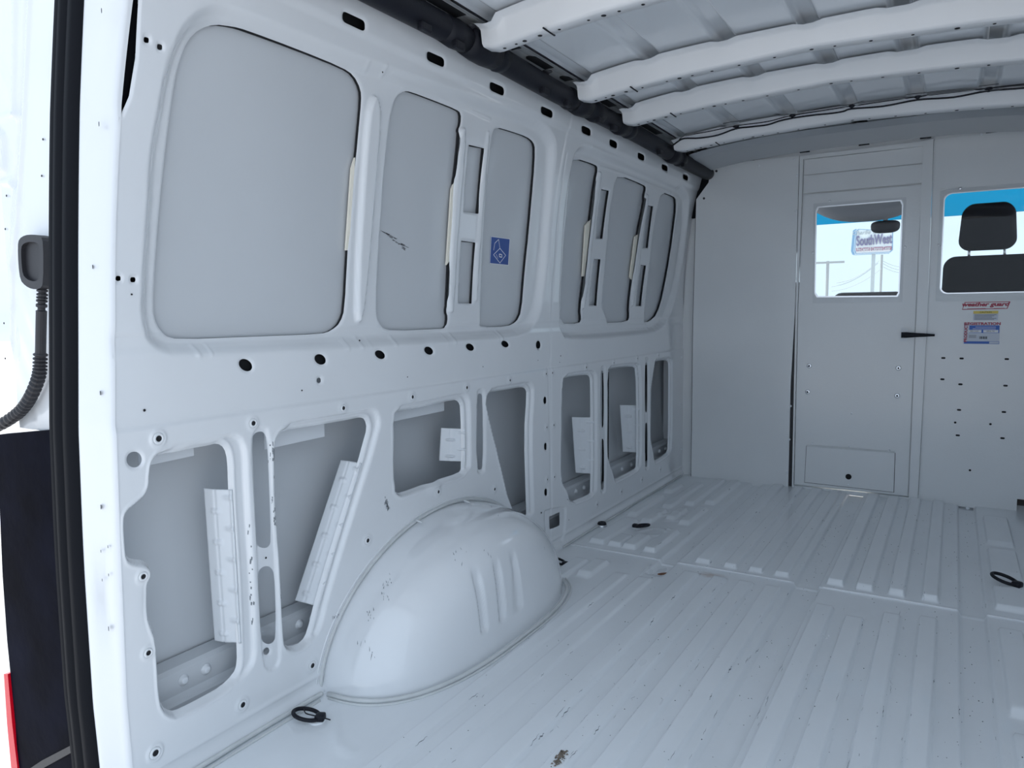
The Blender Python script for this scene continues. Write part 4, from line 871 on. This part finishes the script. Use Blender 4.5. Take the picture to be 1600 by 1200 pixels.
# blue sticker on the left wall panel
P = WY([(767,369),(797,373),(794.5,415),(765,412)], -.039)
s4 = ob('blue_sticker', plate_mesh('blue_sticker', P, [], fx(-.0398), .0008), 'blue'); tag(s4, 'square dark blue sticker with thin white outline drawing on the left wall window panel', 'sticker')
ob('rim', plate_mesh('rim', P, [P.mean(0) + (P - P.mean(0)) * .955], fx(-.0389), .0003), 'white', s4)
def sl(pts, w=.0011):
    pts = WY(pts, -.039); V = []; Fc = []
    for i in range(len(pts) - 1):
        a, b = pts[i], pts[i + 1]; d = b - a; n = np.array([-d[1], d[0]]) / (np.linalg.norm(d) + 1e-9) * w; k = len(V)
        for p in (a + n, a - n, b - n, b + n): V.append((-.0386 + float(g(p[1])), p[0], p[1]))
        Fc.append((k, k + 1, k + 2, k + 3))
    return ob('drawn_line', mesh('drawn_line', V, Fc), 'white', s4)
sl([(771,398),(781,388),(790,399),(781,411),(771,398)]); sl([(779,374),(773,380),(771,392)]); sl([(779,374),(781,388)]); sl([(780,397),(784,398),(784,402),(780,401),(780,397)], .0016); sl([(775,397),(778,404)], .0008)

# ================================================================ REST OF THE VAN SHELL (outside the frame or glimpsed)
wr_ = struct(grid_sheet('wall_right', np.arange(.70, 3.95, .02), np.arange(-.01, 1.62, .02),
    lambda U, V: -.012 * sm(-sdf(U, V, rrect(.95, .86, 2.2, 1.5, .08), .05) / .03) - .012 * sm(-sdf(U, V, rrect(2.5, .10, 3.75, 1.5, .08), .05) / .03) - .012 * sm(-sdf(U, V, rrect(.95, .12, 2.2, .62, .08), .05) / .03), None,
    lambda U, V, H: np.stack([1.788 - g(V) - H, U, V], -1), 'paint'))
ob('outer_skin', box_mesh('outer_skin', 1.84, .62, -.25, 1.88, 4.0, 1.72), 'shell', wr_)
ob('roof_rail', box_mesh('roof_rail', 1.64, .66, 1.60, 1.80, 4.0, 1.74, .02), 'paint', wr_)
V = []; xs_ = np.linspace(-.12, 1.90, 24)
oc = ob('roof_skin', box_mesh('roof_skin', -.04, .62, 1.735, 1.86, 5.4, 1.765), 'shell', ce)
ob('outer_body', box_mesh('outer_body', -.142, .78, -.25, -.130, 4.0, 1.60), 'shell', wl)
ob('outer_body', box_mesh('outer_body', -.10, .82, 1.60, .085, 4.0, 1.75), 'shell', wl)
ob('sill_skin', box_mesh('sill_skin', -.12, .60, -.30, 1.88, 4.0, -.03), 'shell', fl)
rh = struct(ob('trim_4', box_mesh('trim_4', -.05, .60, 1.64, 1.86, .72, 1.76, .02), 'paint'))
# cab
cabr = struct(ob('wall_front', box_mesh('wall_front', -.12, 3.97, 1.62, 1.90, 4.95, 1.70), 'headliner'))
ob('cab_floor', box_mesh('cab_floor', -.1, 3.98, -.25, 1.88, 5.6, -.05), 'dash', cabr)
for x in (-.14, 1.86): ob('cab_door', box_mesh('cab_door', x, 3.98, -.25, x + .06, 5.5, .86, .01), 'shell', cabr)
for x in (-.12, 1.80): ob('pillar', tube_mesh('pillar', [(x, 5.55, .9), (x + (.08 if x < 0 else -.08), 5.0, 1.65)], .05, 8), 'headliner', cabr)
for x in (-.10, 1.80): ob('pillar', box_mesh('pillar', x, 3.98, .8, x + .08, 4.12, 1.65, .01), 'headliner', cabr)
db = tag(ob('dashboard', box_mesh('dashboard', -.06, 5.0, .0, 1.84, 5.55, .93, .06, 4), 'dash'), 'dark brown grey dashboard seen low through the partition windows', 'dashboard')
ob('instrument_hood', box_mesh('instrument_hood', .62, 4.92, .88, 1.02, 5.2, 1.01, .05, 4), 'dash', db)
ob('instrument_hood', box_mesh('instrument_hood', .28, 4.92, .85, .58, 5.2, .99, .05, 4), 'dash', db)
ws = struct(empty('window_1', (0, 0, 0)))
def wsp(u, v, w): return (u, 5.52 - (v - .9) * .62 + w, v)
ob('windscreen', plate_mesh('windscreen', [(-.06, .90), (1.84, .90), (1.80, 1.455), (-.02, 1.455)], [], wsp, .005), 'glass', ws)
ob('sun_band', plate_mesh('sun_band', [(-.02, 1.455), (1.80, 1.455), (1.76, 1.66), (.02, 1.66)], [], wsp, .005), 'tint', ws)
# overhead console, mirror
V = []; n = 17
for i, x in enumerate(np.linspace(.46, 1.18, n)):
    t = abs(i / (n - 1) * 2 - 1); zb = 1.405 + .15 * t ** 2.6
    V += [(x, 4.60, 1.63), (x, 4.60, zb + .05), (x, 4.64, zb + .01), (x, 4.70, zb), (x, 4.80, zb + .03), (x, 4.82, 1.63)]
oh = ob('overhead_console', mesh('overhead_console', V, [(i * 6 + j, (i + 1) * 6 + j, (i + 1) * 6 + j + 1, i * 6 + j + 1) for i in range(n - 1) for j in range(5)]), 'headliner', None, True)
tag(oh, 'grey curved overhead console above the windscreen seen through the door window', 'console')
for x in (.62, .72, .82): ob('switch', box_mesh('switch', x, 4.595, 1.55, x + .05, 4.605, 1.575, .003), 'boot', oh)
q0 = on((1365, 344), 1, 4.9); q1 = on((1402, 361), 1, 4.9); mc = ((q0[0] + q1[0]) / 2, 4.9, (q0[2] + q1[2]) / 2)
mr = empty('camera_pod', mc); tag(mr, 'black rounded mirror pod hanging from the windscreen top', 'mirror')
bm = bmesh.new(); bmesh.ops.create_uvsphere(bm, u_segments=20, v_segments=12, radius=1)
for v in bm.verts: v.co = Vector((math.copysign(abs(v.co.x) ** .6, v.co.x) * .078, v.co.y * .04, math.copysign(abs(v.co.z) ** .7, v.co.z) * (.044 if v.co.z < 0 else .03)))
me = bpy.data.meshes.new('pod'); bm.to_mesh(me); bm.free(); ob('pod', me, 'black', mr, True)
ob('stem', tube_mesh('stem', [(0, 0, .02), (0, .03, .14)], .012, 8), 'headliner', mr, True)
# passenger seat: backrest, headrest, posts
se = empty('passenger_seat', (1.42, 4.3, .45)); tag(se, 'black passenger seat with headrest seen through the right partition window', 'seat')
def soft(name, x0, y0, z0, x1, y1, z1, bev, m, par, base, taper=0):
    me = box_mesh(name, x0, y0, z0, x1, y1, z1, bev, 6)
    for v in me.vertices:
        t = (v.co.z - z0) / (z1 - z0); v.co.x = (x0 + x1) / 2 + (v.co.x - (x0 + x1) / 2) * (1 - taper * t ** 3)
    me.transform(Matrix.Translation((-base[0], -base[1], -base[2]))); return ob(name, me, m, par, True)
bs = (1.42, 4.3, .45)
soft('backrest', 1.205, 4.22, .45, 1.68, 4.36, 1.160, .055, 'seat', se, bs, .05)
soft('headrest', 1.275, 4.24, 1.185, 1.515, 4.35, 1.412, .052, 'seat', se, bs, .16)
soft('cushion', 1.20, 4.34, .36, 1.68, 4.85, .50, .05, 'seat', se, bs)
for x in (1.322, 1.468): ob('headrest_post', tube_mesh('headrest_post', [(x - bs[0], 0 - .01, .69), (x - bs[0], -.01, .76)], .006, 10), 'steel', se, True)
se2 = empty('driver_seat', (.36, 4.3, .45)); tag(se2, 'black driver seat hidden behind the left partition panel', 'seat')
b2 = (.36, 4.3, .45); soft('backrest', .12, 4.24, .45, .50, 4.38, 1.06, .055, 'seat', se2, b2, .05); soft('headrest', .20, 4.26, 1.08, .44, 4.36, 1.30, .05, 'seat', se2, b2, .16)

# ================================================================ OUTDOORS
gr = struct(ob('ground', mesh('ground', [(-60, -40, -.78), (60, -40, -.78), (60, 120, -.78), (-60, 120, -.78)], [(0, 1, 2, 3)]), 'concrete'))
YS = 32.0
def sp(px, py, y=YS): q = on((px, py), 1, y); return (q[0], q[2])
sg = empty('roadside_sign', (*[sp(1345, 430)[0], YS], -.78)); tag(sg, 'tall white roadside sign lettered SouthWest on a pole, seen through the door window', 'sign')
B = (sp(1345, 430)[0], YS, -.78)
def skid(name, me, m, root, base, smooth=False): me.transform(Matrix.Translation((-base[0], -base[1], -base[2]))); return ob(name, me, m, root, smooth)
fa = np.array([sp(*p) for p in ((1336,397.5),(1392,395),(1396,391),(1396.5,363),(1393,360),(1341,357.5),(1337,360),(1334,392))])
skid('sign_cabinet', plate_mesh('sign_cabinet', fa + np.array([-.10, .0]), [], fy(YS), .5), 'signblue', sg, B)
skid('sign_face', plate_mesh('sign_face', fa, [], fy(YS - .04), .04), 'signface', sg, B)
fc = fa.mean(0); skid('sign_border', plate_mesh('sign_border', fc + (fa - fc) * .97, [fc + (fa - fc) * .93], fy(YS - .06), .02), 'signblue', sg, B)
tx = sp(1366, 374.5); text('SouthWest', .80, (tx[0] - B[0], -.08, tx[1] - B[2]), 'signtext', sg, fit=(sp(1393.5, 375)[0] - sp(1338, 375)[0], .40), ext=.02, bold=.014, rot=(math.pi / 2, -.03, 0))
bx0, bz0 = sp(1338, 393); bx1, bz1 = sp(1393.5, 385)
skid('sign_bar', box_mesh('sign_bar', bx0, YS - .08, bz0, bx1, YS - .04, bz1), 'signred', sg, B)
text('Pre-Owned & Clearance Center', .215, ((bx0 + bx1) / 2 - B[0], -.10, (bz0 + bz1) / 2 - B[2]), 'signface', sg, fit=((bx1 - bx0) * .94, .16), ext=.01)
px0, pz0 = sp(1352, 363); text('Charlie C', .26, (px0 - B[0], -.06, pz0 - B[2]), 'pole', sg, fit=(.9, .16), shear=.4, ext=.01)
pz = sp(1364, 398); skid('sign_pole', box_mesh('sign_pole', sp(1361.5, 400)[0], YS + .1, -.78, sp(1366.5, 400)[0], YS + .35, pz[1] + .1), 'pole', sg, B)
def upole(px, top, y, label, arm=True):
    x, zt_ = sp(px, top, y); r = empty('utility_pole', (x, y, -.78)); tag(r, label, 'pole')
    ob('pole', tube_mesh('pole', [(0, 0, 0), (0, 0, zt_ + .78)], .06, 8), 'wood', r)
    if arm: ob('crossarm', box_mesh('crossarm', -.65, -.05, zt_ + .68, .65, .05, zt_ + .76), 'wood', r)
    return x, zt_
a = upole(1293.5, 408, 34, 'thin utility pole with a crossarm left of the roadside sign'); b = upole(1378, 398, 44, 'thin utility pole without crossarm just right of the sign pole, carrying cables', False)
wl_ = [o for o in bpy.data.objects if o.name.startswith('utility_pole')][-1]
for (p, q) in (((1299,448),(1372,411)),((1307,442),(1374,407)),((1299,455),(1377,420)),((1380,408),(1440,412)),((1380,412),(1440,418)),((1380,417),(1440,421))):
    A = on(p, 1, 43.6); Bq = on(q, 1, 43.6); pts = [A * (1 - t) + Bq * t - np.array([0, 0, .25 * 4 * t * (1 - t)]) - np.array(wl_.location) for t in np.linspace(0, 1, 9)]
    ob('cable', tube_mesh('cable', pts, .018, 5), 'pole', wl_)
